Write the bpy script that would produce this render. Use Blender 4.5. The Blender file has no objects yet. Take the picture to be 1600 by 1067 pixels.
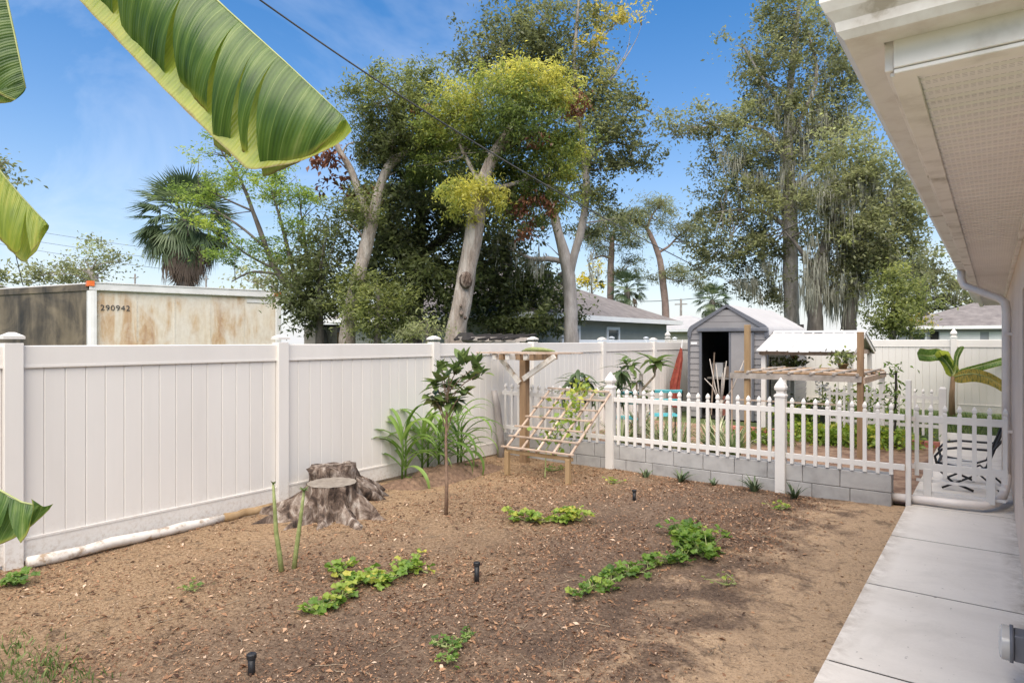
import bpy, bmesh, math, random
import numpy as np
from mathutils import Vector, Matrix, noise
R = math.radians
random.seed(7)
rng = np.random.default_rng(11)
C = bpy.context.scene.collection

# ------------------------------------------------------------------ camera, light, exposure
CAMH = 1.78
YAW = math.atan(0.752)
SY, CY = math.sin(YAW), math.cos(YAW)
cam = bpy.data.cameras.new('camera')
co = bpy.data.objects.new('camera', cam); C.objects.link(co)
co.location = (0, 0, CAMH)
co.rotation_euler = (R(90), 0, YAW)
cam.sensor_width = 36.0
cam.lens = 22.5
cam.shift_y = -0.0009
cam.clip_start = 0.05
cam.clip_end = 2000
bpy.context.scene.camera = co
sc = bpy.context.scene
sc.view_settings.view_transform = 'Standard'
sc.view_settings.look = 'None'
sc.view_settings.exposure = 1.3
sc.view_settings.gamma = 1.0
sc.view_settings.use_curve_mapping = False

SUN_EL, SUN_AZ = R(60), R(148)          # azimuth clockwise from +Y
w = bpy.data.worlds.new('World'); sc.world = w; w.use_nodes = True
nt = w.node_tree; nt.nodes.clear()
def N(t, ty, **kw):
    n = t.nodes.new(ty)
    for k, v in kw.items(): setattr(n, k, v)
    return n
sky = N(nt, 'ShaderNodeTexSky', sky_type='NISHITA', sun_disc=False, sun_elevation=SUN_EL, sun_rotation=SUN_AZ,
        air_density=1.0, dust_density=0.8, ozone_density=3.2, altitude=10)
tc = N(nt, 'ShaderNodeTexCoord')
sep = N(nt, 'ShaderNodeSeparateXYZ'); nt.links.new(tc.outputs['Generated'], sep.inputs[0])
def mth(t, op, a, b=None, c=None):
    n = N(t, 'ShaderNodeMath', operation=op)
    for i, v in enumerate((a, b, c)):
        if v is None: continue
        if isinstance(v, (int, float)): n.inputs[i].default_value = v
        else: t.links.new(v, n.inputs[i])
    return n.outputs[0]
zz = mth(nt, 'ADD', mth(nt, 'ABSOLUTE', sep.outputs[2]), 0.18)
cx = mth(nt, 'DIVIDE', sep.outputs[0], zz); cy = mth(nt, 'DIVIDE', sep.outputs[1], zz)
cmb = N(nt, 'ShaderNodeCombineXYZ'); nt.links.new(cx, cmb.inputs[0]); nt.links.new(cy, cmb.inputs[1])
mp = N(nt, 'ShaderNodeMapping'); mp.inputs['Scale'].default_value = (0.55, 1.0, 1); mp.inputs['Rotation'].default_value = (0, 0, R(25))
nt.links.new(cmb.outputs[0], mp.inputs[0])
cn = N(nt, 'ShaderNodeTexNoise'); cn.inputs['Scale'].default_value = 1.1; cn.inputs['Detail'].default_value = 7; cn.inputs['Roughness'].default_value = 0.6
cn.inputs['Distortion'].default_value = 0.5
nt.links.new(mp.outputs[0], cn.inputs['Vector'])
cr = N(nt, 'ShaderNodeValToRGB'); cr.color_ramp.elements[0].position = 0.54; cr.color_ramp.elements[1].position = 0.90
cr.color_ramp.elements[1].color = (0.55, 0.55, 0.55, 1)
nt.links.new(cn.outputs[0], cr.inputs[0])
mix = N(nt, 'ShaderNodeMix', data_type='RGBA'); mix.inputs[7].default_value = (9.0, 9.1, 9.3, 1)
hsv = N(nt, 'ShaderNodeHueSaturation'); hsv.inputs['Saturation'].default_value = 1.45; hsv.inputs['Value'].default_value = 1.2
nt.links.new(sky.outputs[0], hsv.inputs['Color'])
nt.links.new(cr.outputs[0], mix.inputs[0]); nt.links.new(hsv.outputs[0], mix.inputs[6])
hz = mth(nt, 'MULTIPLY', mth(nt, 'POWER', 2.718, mth(nt, 'MULTIPLY', mth(nt, 'ABSOLUTE', sep.outputs[2]), -5.6)), 0.94)
mix2 = N(nt, 'ShaderNodeMix', data_type='RGBA'); mix2.inputs[7].default_value = (5.9, 5.9, 6.05, 1)
nt.links.new(hz, mix2.inputs[0]); nt.links.new(mix.outputs[2], mix2.inputs[6])
bg = N(nt, 'ShaderNodeBackground'); bg.inputs[1].default_value = 0.066
wo = N(nt, 'ShaderNodeOutputWorld')
nt.links.new(mix2.outputs[2], bg.inputs[0]); nt.links.new(bg.outputs[0], wo.inputs[0])

sl = bpy.data.lights.new('sun', 'SUN'); sl.energy = 3.2; sl.angle = R(78); sl.color = (1.0, 0.90, 0.765)
so = bpy.data.objects.new('sun', sl); C.objects.link(so)
sd = Vector((math.sin(SUN_AZ) * math.cos(SUN_EL), math.cos(SUN_AZ) * math.cos(SUN_EL), math.sin(SUN_EL)))
so.rotation_euler = sd.to_track_quat('Z', 'Y').to_euler()
so.location = (20, 0, 30)

# ------------------------------------------------------------------ helpers
def W(px, py, z):
    """photo pixel (1600 px wide) at a real distance z along the view axis -> world point"""
    xr = (px - 800) / 1000 * z; up = (532 - py) / 1000 * z
    return Vector((-z * SY + xr * CY, z * CY + xr * SY, CAMH + up))
def G(px, py, h=0.0):
    z = (CAMH - h) * 1000 / (py - 532)
    p = W(px, py, z); p.z = h
    return p

class MB:
    def __init__(s): s.v = []; s.f = []
    def add(s, vs, fs):
        o = len(s.v); s.v += [tuple(v) for v in vs]; s.f += [tuple(i + o for i in f) for f in fs]; return s
    def box(s, c, d, m=None, taper=1.0):
        x, y, z = (k / 2 for k in d)
        vs = [Vector((sx * x * (taper if sz > 0 else 1), sy * y * (taper if sz > 0 else 1), sz * z)) for sz in (-1, 1) for sy in (-1, 1) for sx in (-1, 1)]
        if m is not None: vs = [m @ v for v in vs]
        c = Vector(c)
        return s.add([v + c for v in vs], [(0, 2, 3, 1), (4, 5, 7, 6), (0, 1, 5, 4), (2, 6, 7, 3), (0, 4, 6, 2), (1, 3, 7, 5)])
    def bar(s, a, b, wd, th, up=(0, 0, 1)):
        a, b = Vector(a), Vector(b); d = (b - a); L = d.length; d.normalize()
        u = Vector(up); sdv = d.cross(u)
        if sdv.length < 1e-4: sdv = d.cross(Vector((0, 1, 0)))
        sdv.normalize(); u = sdv.cross(d)
        m = Matrix((d, sdv, u)).transposed()
        return s.box((a + b) / 2, (L, wd, th), m)
    def tube(s, pts, rad, n=8, cap=True, jit=0.0):
        pts = [Vector(p) for p in pts]
        if isinstance(rad, (int, float)): rad = [rad] * len(pts)
        prev = None; o = len(s.v); k = len(pts)
        for i, p in enumerate(pts):
            d = (pts[min(i + 1, k - 1)] - pts[max(i - 1, 0)]).normalized()
            if prev is None:
                a = d.cross(Vector((0.13, 0.91, 0.31))).normalized()
            else:
                a = (prev - d * prev.dot(d)).normalized()
            prev = a; b = d.cross(a)
            for j in range(n):
                t = 2 * math.pi * j / n
                r = rad[i]
                if jit: r *= 1 + jit * noise.noise(Vector((p.x * 1.7 + math.cos(t) * 1.3, p.y * 1.7 + math.sin(t) * 1.3, p.z * 2.1)))
                s.v.append(tuple(p + a * (math.cos(t) * r) + b * (math.sin(t) * r)))
        for i in range(k - 1):
            for j in range(n):
                j2 = (j + 1) % n
                s.f.append((o + i * n + j, o + i * n + j2, o + (i + 1) * n + j2, o + (i + 1) * n + j))
        if cap:
            s.f.append(tuple(o + j for j in reversed(range(n))))
            s.f.append(tuple(o + (k - 1) * n + j for j in range(n)))
        return s
    def lathe(s, prof, c, n=12, rot=0.0, sq=1.0):
        """prof: list of (radius, z)"""
        o = len(s.v); c = Vector(c)
        for r, z in prof:
            for j in range(n):
                t = 2 * math.pi * j / n + rot
                s.v.append((c.x + math.cos(t) * r, c.y + math.sin(t) * r, c.z + z))
        for i in range(len(prof) - 1):
            for j in range(n):
                j2 = (j + 1) % n
                s.f.append((o + i * n + j, o + i * n + j2, o + (i + 1) * n + j2, o + (i + 1) * n + j))
        s.f.append(tuple(o + j for j in reversed(range(n))))
        s.f.append(tuple(o + (len(prof) - 1) * n + j for j in range(n)))
        return s
    def prism(s, poly, axis, a, b):
        """poly in the two other axes, extruded along axis (0,1,2) from a to b"""
        n = len(poly); vs = []
        for t in (a, b):
            for (p, q) in poly:
                vs.append({0: (t, p, q), 1: (p, t, q), 2: (p, q, t)}[axis])
        fs = [tuple(reversed(range(n))), tuple(range(n, 2 * n))]
        fs += [(i, (i + 1) % n, n + (i + 1) % n, n + i) for i in range(n)]
        return s.add(vs, fs)
    def build(s, name, mt, parent=None, smooth=False, bevel=0.0):
        me = bpy.data.meshes.new(name); me.from_pydata(s.v, [], s.f); me.validate()
        bm = bmesh.new(); bm.from_mesh(me); bmesh.ops.recalc_face_normals(bm, faces=bm.faces)
        if bevel: bmesh.ops.bevel(bm, geom=bm.edges[:], offset=bevel, segments=1, affect='EDGES', clamp_overlap=True)
        bm.to_mesh(me); bm.free()
        if smooth: me.polygons.foreach_set('use_smooth', [True] * len(me.polygons))
        me.materials.append(mt)
        return link(name, me, parent)
def link(name, me, parent=None):
    o = bpy.data.objects.new(name, me); C.objects.link(o)
    if parent is not None: o.parent = parent
    return o
def tag(o, label=None, cat=None, group=None, kind=None):
    if label: o['label'] = label
    if cat: o['category'] = cat
    if group: o['group'] = group
    if kind: o['kind'] = kind
    return o
def thing(name, label, cat, loc=(0, 0, 0), group=None, rz=0.0):
    o = bpy.data.objects.new(name, None); C.objects.link(o); o.location = loc; o.rotation_euler = (0, 0, rz)
    o.empty_display_size = 0.1
    return tag(o, label, cat, group)
def inst(name, me, parent, loc=(0, 0, 0), rot=(0, 0, 0), scale=(1, 1, 1)):
    o = bpy.data.objects.new(name, me); C.objects.link(o); o.parent = parent
    o.location = loc; o.rotation_euler = rot; o.scale = scale
    return o
def npmesh(name, V, F, mt, parent=None, rnd=None, smooth=False):
    """V (n,3) F (m,4) quads"""
    me = bpy.data.meshes.new(name)
    n, m, k = len(V), len(F), F.shape[1]
    me.vertices.add(n); me.vertices.foreach_set('co', np.ascontiguousarray(V, dtype=np.float32).ravel())
    me.loops.add(m * k); me.loops.foreach_set('vertex_index', np.ascontiguousarray(F, dtype=np.int32).ravel())
    me.polygons.add(m); me.polygons.foreach_set('loop_start', np.arange(0, m * k, k, dtype=np.int32))
    try: me.polygons.foreach_set('loop_total', np.full(m, k, dtype=np.int32))
    except Exception: pass
    if smooth: me.polygons.foreach_set('use_smooth', [True] * m)
    me.update(calc_edges=True)
    if rnd is not None:
        a = me.attributes.new('rnd', 'FLOAT', 'FACE'); a.data.foreach_set('value', np.ascontiguousarray(rnd, dtype=np.float32))
    me.materials.append(mt)
    return link(name, me, parent)

# ------------------------------------------------------------------ materials
def newmat(name):
    m = bpy.data.materials.new(name); m.use_nodes = True
    t = m.node_tree; t.nodes.clear()
    out = N(t, 'ShaderNodeOutputMaterial'); b = N(t, 'ShaderNodeBsdfPrincipled')
    t.links.new(b.outputs[0], out.inputs[0])
    return m, t, b, out
def ramp(t, fac, cols, interp='LINEAR'):
    r = N(t, 'ShaderNodeValToRGB'); r.color_ramp.interpolation = interp
    el = r.color_ramp.elements
    while len(el) < len(cols): el.new(0.5)
    for e, (p, c) in zip(el, cols):
        e.position = p; e.color = (*c, 1) if len(c) == 3 else c
    t.links.new(fac, r.inputs[0]); return r.outputs[0]
def ntex(t, scale, detail=5, rough=0.55, stretch=None, coord='Object', dist=0.0):
    tcn = N(t, 'ShaderNodeTexCoord'); src = tcn.outputs[coord] if coord != 'World' else N(t, 'ShaderNodeNewGeometry').outputs['Position']
    if stretch:
        mpn = N(t, 'ShaderNodeMapping'); mpn.inputs['Scale'].default_value = stretch
        t.links.new(src, mpn.inputs[0]); src = mpn.outputs[0]
    n = N(t, 'ShaderNodeTexNoise'); n.inputs['Scale'].default_value = scale; n.inputs['Detail'].default_value = detail
    n.inputs['Roughness'].default_value = rough; n.inputs['Distortion'].default_value = dist
    t.links.new(src, n.inputs['Vector']); return n.outputs[0]
def mixc(t, fac, a, b, mode='MIX'):
    n = N(t, 'ShaderNodeMix', data_type='RGBA', blend_type=mode)
    for i, v in ((0, fac), (6, a), (7, b)):
        if isinstance(v, (int, float)): n.inputs[i].default_value = v
        elif isinstance(v, tuple): n.inputs[i].default_value = (*v, 1)
        else: t.links.new(v, n.inputs[i])
    return n.outputs[2]
def bumpn(t, b, h, strength, dist):
    n = N(t, 'ShaderNodeBump'); n.inputs['Strength'].default_value = strength; n.inputs['Distance'].default_value = dist
    t.links.new(h, n.inputs['Height']); t.links.new(n.outputs[0], b.inputs['Normal'])
def pm(name, cols, scale=4, detail=6, rough=0.6, bump=0.0, bscale=None, bdist=0.01, stretch=None, spec=0.4, metal=0.0, coord='World', dist=0.0, objvar=0.0):
    m, t, b, o = newmat(name)
    f = ntex(t, scale, detail, 0.6, stretch, coord, dist)
    col = ramp(t, f, cols)
    if objvar:
        oi = N(t, 'ShaderNodeObjectInfo')
        hv = N(t, 'ShaderNodeHueSaturation'); t.links.new(col, hv.inputs['Color'])
        t.links.new(mth(t, 'MULTIPLY_ADD', oi.outputs['Random'], objvar * 2, 1 - objvar), hv.inputs['Value'])
        col = hv.outputs[0]
    t.links.new(col, b.inputs['Base Color'])
    b.inputs['Roughness'].default_value = rough; b.inputs['Specular IOR Level'].default_value = spec; b.inputs['Metallic'].default_value = metal
    if bump: bumpn(t, b, ntex(t, bscale or scale * 4, 6, 0.6, stretch, coord), bump, bdist)
    return m
def leafmat(name, cols, trans=0.3, rough=0.45, attr='rnd', spec=0.35):
    m, t, b, o = newmat(name)
    if attr == 'rnd':
        a = N(t, 'ShaderNodeAttribute'); a.attribute_name = 'rnd'; f = a.outputs['Fac']
    else:
        f = N(t, 'ShaderNodeObjectInfo').outputs['Random']
        f = mth(t, 'ADD', mth(t, 'MULTIPLY', f, 0.7), mth(t, 'MULTIPLY', ntex(t, 14, 3), 0.3))
    col = ramp(t, f, cols)
    t.links.new(col, b.inputs['Base Color']); b.inputs['Roughness'].default_value = rough; b.inputs['Specular IOR Level'].default_value = spec
    tr = N(t, 'ShaderNodeBsdfTranslucent')
    hv = N(t, 'ShaderNodeHueSaturation'); hv.inputs['Value'].default_value = 1.9; hv.inputs['Saturation'].default_value = 1.08
    t.links.new(col, hv.inputs['Color']); t.links.new(hv.outputs[0], tr.inputs[0])
    ms = N(t, 'ShaderNodeMixShader'); ms.inputs[0].default_value = trans
    t.links.new(b.outputs[0], ms.inputs[1]); t.links.new(tr.outputs[0], ms.inputs[2]); t.links.new(ms.outputs[0], o.inputs[0])
    return m

M = {}
M['vinyl'] = pm('vinyl', [(0.3, (0.642, 0.609, 0.560)), (0.7, (0.695, 0.664, 0.615))], 1.3, 4, 0.42, 0.04, 30, 0.002, stretch=(1, 1, 0.3), objvar=0.02)
def vinyl_dirt(m):
    t = m.node_tree; b = next(n for n in t.nodes if n.type == 'BSDF_PRINCIPLED'); src = b.inputs['Base Color'].links[0].from_socket
    sp = N(t, 'ShaderNodeSeparateXYZ'); t.links.new(N(t, 'ShaderNodeNewGeometry').outputs['Position'], sp.inputs[0])
    mr = N(t, 'ShaderNodeMapRange'); mr.inputs[1].default_value = 0.42; mr.inputs[2].default_value = 0.0
    t.links.new(sp.outputs[2], mr.inputs[0])
    sp1 = ramp(t, ntex(t, 26, 6, 0.75, None, 'World'), [(0.47, (0, 0, 0)), (0.66, (1, 1, 1))]); st = ramp(t, ntex(t, 2.2, 7, 0.7, (1, 3, 0.25), 'World'), [(0.5, (0, 0, 0)), (0.75, (1, 1, 1))])
    c = mixc(t, mth(t, 'MULTIPLY', mth(t, 'MULTIPLY', mr.outputs[0], mr.outputs[0]), mth(t, 'MULTIPLY', sp1, 0.75)), src, (0.36, 0.26, 0.17))
    c = mixc(t, mth(t, 'MULTIPLY', st, 0.10), c, (0.42, 0.40, 0.34))
    t.links.new(c, b.inputs['Base Color'])
vinyl_dirt(M['vinyl'])
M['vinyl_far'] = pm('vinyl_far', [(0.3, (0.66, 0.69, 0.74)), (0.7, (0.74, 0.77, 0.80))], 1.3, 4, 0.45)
M['picket_white'] = pm('picket_white', [(0.3, (0.631, 0.606, 0.569)), (0.75, (0.700, 0.673, 0.632))], 3, 5, 0.4, objvar=0.03)
M['block'] = pm('block', [(0.25, (0.27, 0.26, 0.25)), (0.5, (0.36, 0.35, 0.335)), (0.8, (0.43, 0.42, 0.40))], 6, 10, 0.9, 0.35, 90, 0.004, objvar=0.1)
M['mortar'] = pm('mortar', [(0.3, (0.2, 0.19, 0.18)), (0.7, (0.28, 0.27, 0.25))], 20, 6, 0.95)
M['wood_new'] = pm('wood_new', [(0.25, (0.27, 0.19, 0.135)), (0.55, (0.42, 0.32, 0.245)), (0.8, (0.54, 0.44, 0.355))], 9, 6, 0.75, 0.15, 60, 0.003, objvar=0.16)
M['wood_treated'] = pm('wood_treated', [(0.3, (0.230, 0.145, 0.067)), (0.7, (0.357, 0.246, 0.133))], 10, 6, 0.75, 0.15, 60, 0.003, stretch=(1, 1, 0.15))
M['wood_post'] = pm('wood_post', [(0.25, (0.15, 0.09, 0.05)), (0.55, (0.28, 0.18, 0.10)), (0.8, (0.38, 0.27, 0.17))], 12, 7, 0.8, 0.3, 50, 0.004, stretch=(1, 1, 0.12))
M['wood_grey'] = pm('wood_grey', [(0.25, (0.23, 0.20, 0.17)), (0.6, (0.38, 0.34, 0.30)), (0.85, (0.5, 0.46, 0.41))], 8, 6, 0.85, 0.2, 40, 0.004, objvar=0.12)
M['wood_white'] = pm('wood_white', [(0.36, (0.30, 0.22, 0.15)), (0.47, (0.58, 0.54, 0.48)), (0.8, (0.68, 0.65, 0.60))], 9, 8, 0.75, 0.2, 40, 0.004)
M['house_wall'] = pm('house_wall', [(0.3, (0.680, 0.554, 0.456)), (0.7, (0.760, 0.632, 0.530))], 3, 8, 0.9, 0.5, 120, 0.006)
M['fascia'] = pm('fascia', [(0.30, (0.40, 0.35, 0.28)), (0.36, (0.60, 0.55, 0.49)), (0.5, (0.759, 0.713, 0.655)), (0.75, (0.816, 0.770, 0.724))], 5, 10, 0.5, 0.05, 20, 0.002)
M['gutter'] = pm('gutter', [(0.30, (0.40, 0.35, 0.28)), (0.36, (0.60, 0.55, 0.49)), (0.5, (0.704, 0.671, 0.616)), (0.75, (0.770, 0.737, 0.682))], 5.5, 11, 0.45)
M['downspout'] = pm('downspout', [(0.3, (0.690, 0.621, 0.569)), (0.7, (0.828, 0.753, 0.683))], 3, 6, 0.45)
M['shingle'] = pm('shingle', [(0.3, (0.13, 0.115, 0.11)), (0.55, (0.19, 0.17, 0.16)), (0.8, (0.26, 0.235, 0.22))], 3, 10, 0.95, 0.5, 14, 0.02)
M['black'] = pm('black', [(0.3, (0.012, 0.012, 0.013)), (0.7, (0.022, 0.022, 0.024))], 20, 4, 0.45)
M['cable'] = pm('cable', [(0.3, (0.05, 0.05, 0.052)), (0.7, (0.12, 0.115, 0.11))], 0.6, 4, 0.5)
M['dark'] = pm('dark', [(0.3, (0.02, 0.018, 0.016)), (0.7, (0.035, 0.03, 0.028))], 5, 5, 0.8)
M['glass_dark'] = pm('glass_dark', [(0.3, (0.03, 0.04, 0.045)), (0.7, (0.06, 0.075, 0.08))], 0.8, 3, 0.08, spec=0.6)
M['shed_grey'] = pm('shed_grey', [(0.3, (0.215, 0.205, 0.205)), (0.7, (0.27, 0.26, 0.258))], 2, 6, 0.5, objvar=0.04)
M['shed_trim'] = pm('shed_trim', [(0.3, (0.105, 0.11, 0.128)), (0.7, (0.14, 0.146, 0.165))], 3, 5, 0.5)
M['shed_roof'] = pm('shed_roof', [(0.3, (0.396, 0.382, 0.374)), (0.7, (0.475, 0.461, 0.446))], 2, 7, 0.55)
M['metal_roof'] = pm('metal_roof', [(0.3, (0.488, 0.481, 0.466)), (0.7, (0.562, 0.555, 0.540))], 2.5, 7, 0.45)
M['red'] = pm('red', [(0.35, (0.187, 0.027, 0.018)), (0.6, (0.246, 0.053, 0.031)), (0.78, (0.246, 0.098, 0.045))], 9, 5, 0.7)
M['teal'] = pm('teal', [(0.3, (0.08, 0.42, 0.48)), (0.7, (0.14, 0.52, 0.56))], 8, 4, 0.5)
M['brick_red'] = pm('brick_red', [(0.3, (0.30, 0.10, 0.07)), (0.7, (0.46, 0.19, 0.14))], 10, 7, 0.9, 0.3, 60, 0.004, objvar=0.15)
M['orange'] = pm('orange', [(0.3, (0.55, 0.10, 0.02)), (0.7, (0.72, 0.17, 0.03))], 12, 3, 0.3)
M['steel_white'] = pm('steel_white', [(0.3, (0.58, 0.57, 0.55)), (0.7, (0.70, 0.69, 0.67))], 2.5, 7, 0.5)
M['print_black'] = pm('print_black', [(0.3, (0.03, 0.03, 0.035)), (0.75, (0.09, 0.085, 0.08))], 9, 5, 0.8)
M['green_house'] = pm('green_house', [(0.3, (0.24, 0.255, 0.225)), (0.7, (0.30, 0.31, 0.275))], 1.2, 7, 0.9)
M['grey_house'] = pm('grey_house', [(0.3, (0.36, 0.365, 0.39)), (0.7, (0.42, 0.425, 0.45))], 1.2, 6, 0.9)
M['beige_house'] = pm('beige_house', [(0.3, (0.38, 0.36, 0.28)), (0.7, (0.45, 0.43, 0.34))], 1.2, 6, 0.9)
M['white_trim'] = pm('white_trim', [(0.3, (0.72, 0.72, 0.71)), (0.7, (0.80, 0.80, 0.79))], 2, 4, 0.5)
M['bark_pale'] = pm('bark_pale', [(0.22, (0.10, 0.075, 0.055)), (0.42, (0.27, 0.22, 0.18)), (0.6, (0.42, 0.37, 0.32)), (0.8, (0.54, 0.49, 0.44))], 3.6, 12, 0.95, 1.0, 11, 0.05, stretch=(1.8, 1.8, 0.4), dist=0.6)
M['lf_green'] = leafmat('lf_green', [(0, (0.06, 0.07, 0.03)), (0.4, (0.13, 0.155, 0.055)), (0.75, (0.24, 0.265, 0.09)), (1, (0.36, 0.37, 0.12))], 0.45)
M['bark_dark'] = pm('bark_dark', [(0.25, (0.05, 0.042, 0.035)), (0.55, (0.12, 0.105, 0.09)), (0.8, (0.22, 0.20, 0.175))], 3, 9, 0.95, 0.6, 12, 0.03, stretch=(1.6, 1.6, 0.5))
M['bark_grey'] = pm('bark_grey', [(0.25, (0.180, 0.158, 0.143)), (0.55, (0.330, 0.300, 0.277)), (0.8, (0.495, 0.450, 0.420))], 3, 9, 0.95, 0.6, 12, 0.03, stretch=(2.400, 2.400, 0.750))
M['bark_pine'] = pm('bark_pine', [(0.25, (0.12, 0.085, 0.07)), (0.6, (0.23, 0.17, 0.14))], 3, 8, 0.95)
M['stump_bark'] = pm('stump_bark', [(0.34, (0.025, 0.017, 0.013)), (0.46, (0.10, 0.068, 0.05)), (0.55, (0.22, 0.17, 0.135)), (0.68, (0.42, 0.37, 0.32))], 9, 12, 0.95, 1.0, 45, 0.03, stretch=(1, 1, 0.45), dist=0.9)
M['stump_top'] = pm('stump_top', [(0.3, (0.150, 0.124, 0.098)), (0.6, (0.247, 0.214, 0.176)), (0.8, (0.338, 0.300, 0.255))], 14, 9, 0.95, 0.5, 50, 0.01)
M['twig'] = pm('twig', [(0.3, (0.20, 0.15, 0.10)), (0.7, (0.34, 0.27, 0.19))], 20, 5, 0.85)
M['stem_green'] = pm('stem_green', [(0.3, (0.16, 0.19, 0.06)), (0.7, (0.30, 0.33, 0.13))], 25, 5, 0.6, 0.2, 80, 0.003)
M['sapling_bark'] = pm('sapling_bark', [(0.3, (0.15, 0.09, 0.06)), (0.7, (0.28, 0.19, 0.13))], 25, 5, 0.8)
M['moss'] = leafmat('moss', [(0, (0.174, 0.169, 0.130)), (0.5, (0.326, 0.321, 0.261)), (1, (0.478, 0.468, 0.391))], 0.35, 0.9, spec=0.1)

# foliage: rnd 0..1 from the darkest to the yellowest leaf of the kind
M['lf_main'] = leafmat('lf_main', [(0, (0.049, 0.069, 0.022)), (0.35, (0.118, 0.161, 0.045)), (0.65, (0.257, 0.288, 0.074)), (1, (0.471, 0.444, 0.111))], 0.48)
M['lf_dark'] = leafmat('lf_dark', [(0, (0.050, 0.056, 0.027)), (0.4, (0.106, 0.125, 0.053)), (0.75, (0.188, 0.219, 0.081)), (1, (0.300, 0.338, 0.112))], 0.45)
M['lf_olive'] = leafmat('lf_olive', [(0, (0.07, 0.08, 0.04)), (0.4, (0.15, 0.165, 0.075)), (0.7, (0.25, 0.265, 0.11)), (0.9, (0.36, 0.33, 0.10)), (1, (0.44, 0.37, 0.09))], 0.45)
M['lf_oak'] = leafmat('lf_oak', [(0, (0.079, 0.079, 0.043)), (0.4, (0.169, 0.178, 0.089)), (0.75, (0.297, 0.313, 0.147)), (1, (0.411, 0.446, 0.178))], 0.45)
M['lf_feather'] = leafmat('lf_feather', [(0, (0.068, 0.105, 0.029)), (0.4, (0.137, 0.198, 0.051)), (0.75, (0.246, 0.321, 0.072)), (1, (0.410, 0.420, 0.114))], 0.5)
M['lf_brown'] = leafmat('lf_brown', [(0, (0.06, 0.025, 0.018)), (0.5, (0.14, 0.055, 0.035)), (1, (0.24, 0.11, 0.06))], 0.2)
M['lf_yellow'] = leafmat('lf_yellow', [(0, (0.22, 0.20, 0.03)), (0.5, (0.42, 0.34, 0.04)), (1, (0.55, 0.45, 0.06))], 0.35)
M['lf_garden'] = leafmat('lf_garden', [(0, (0.05, 0.09, 0.018)), (0.5, (0.13, 0.21, 0.035)), (0.85, (0.24, 0.33, 0.05)), (1, (0.40, 0.40, 0.07))], 0.35)
M['lf_vine'] = leafmat('lf_vine', [(0, (0.06, 0.12, 0.025)), (0.5, (0.14, 0.235, 0.04)), (0.8, (0.27, 0.34, 0.06)), (1, (0.46, 0.43, 0.09))], 0.35)
M['lf_palm'] = leafmat('lf_palm', [(0, (0.046, 0.072, 0.033)), (0.5, (0.098, 0.137, 0.065)), (1, (0.182, 0.221, 0.111))], 0.2, attr='obj')
M['lf_palm_dead'] = leafmat('lf_palm_dead', [(0, (0.07, 0.05, 0.038)), (0.5, (0.13, 0.10, 0.075)), (1, (0.22, 0.17, 0.125))], 0.15, 0.9, attr='obj')
M['lf_sapling'] = leafmat('lf_sapling', [(0, (0.053, 0.083, 0.027)), (0.5, (0.105, 0.150, 0.045)), (0.85, (0.195, 0.255, 0.075)), (1, (0.270, 0.330, 0.105))], 0.2, 0.35, attr='obj')
M['lf_corn'] = leafmat('lf_corn', [(0, (0.081, 0.149, 0.034)), (0.5, (0.149, 0.243, 0.054)), (1, (0.257, 0.365, 0.101))], 0.3, 0.4, attr='obj')
M['lf_rosette'] = leafmat('lf_rosette', [(0, (0.05, 0.08, 0.035)), (0.6, (0.10, 0.14, 0.06)), (1, (0.20, 0.24, 0.11))], 0.25, 0.4, attr='obj')
M['lf_plumeria'] = leafmat('lf_plumeria', [(0, (0.06, 0.10, 0.03)), (0.6, (0.14, 0.19, 0.06)), (1, (0.28, 0.32, 0.12))], 0.3, 0.4, attr='obj')
M['lf_spider'] = leafmat('lf_spider', [(0, (0.07, 0.11, 0.035)), (0.5, (0.18, 0.23, 0.09)), (0.8, (0.42, 0.43, 0.26)), (1, (0.60, 0.58, 0.42))], 0.25, 0.5)
M['litter'] = leafmat('litter', [(0, (0.056, 0.031, 0.021)), (0.3, (0.158, 0.087, 0.052)), (0.6, (0.307, 0.170, 0.095)), (0.85, (0.447, 0.271, 0.157)), (1, (0.577, 0.427, 0.305))], 0.1, 0.8, spec=0.2)
M['grass'] = leafmat('grass', [(0, (0.06, 0.10, 0.025)), (0.6, (0.13, 0.19, 0.05)), (1, (0.24, 0.28, 0.10))], 0.3)

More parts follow.
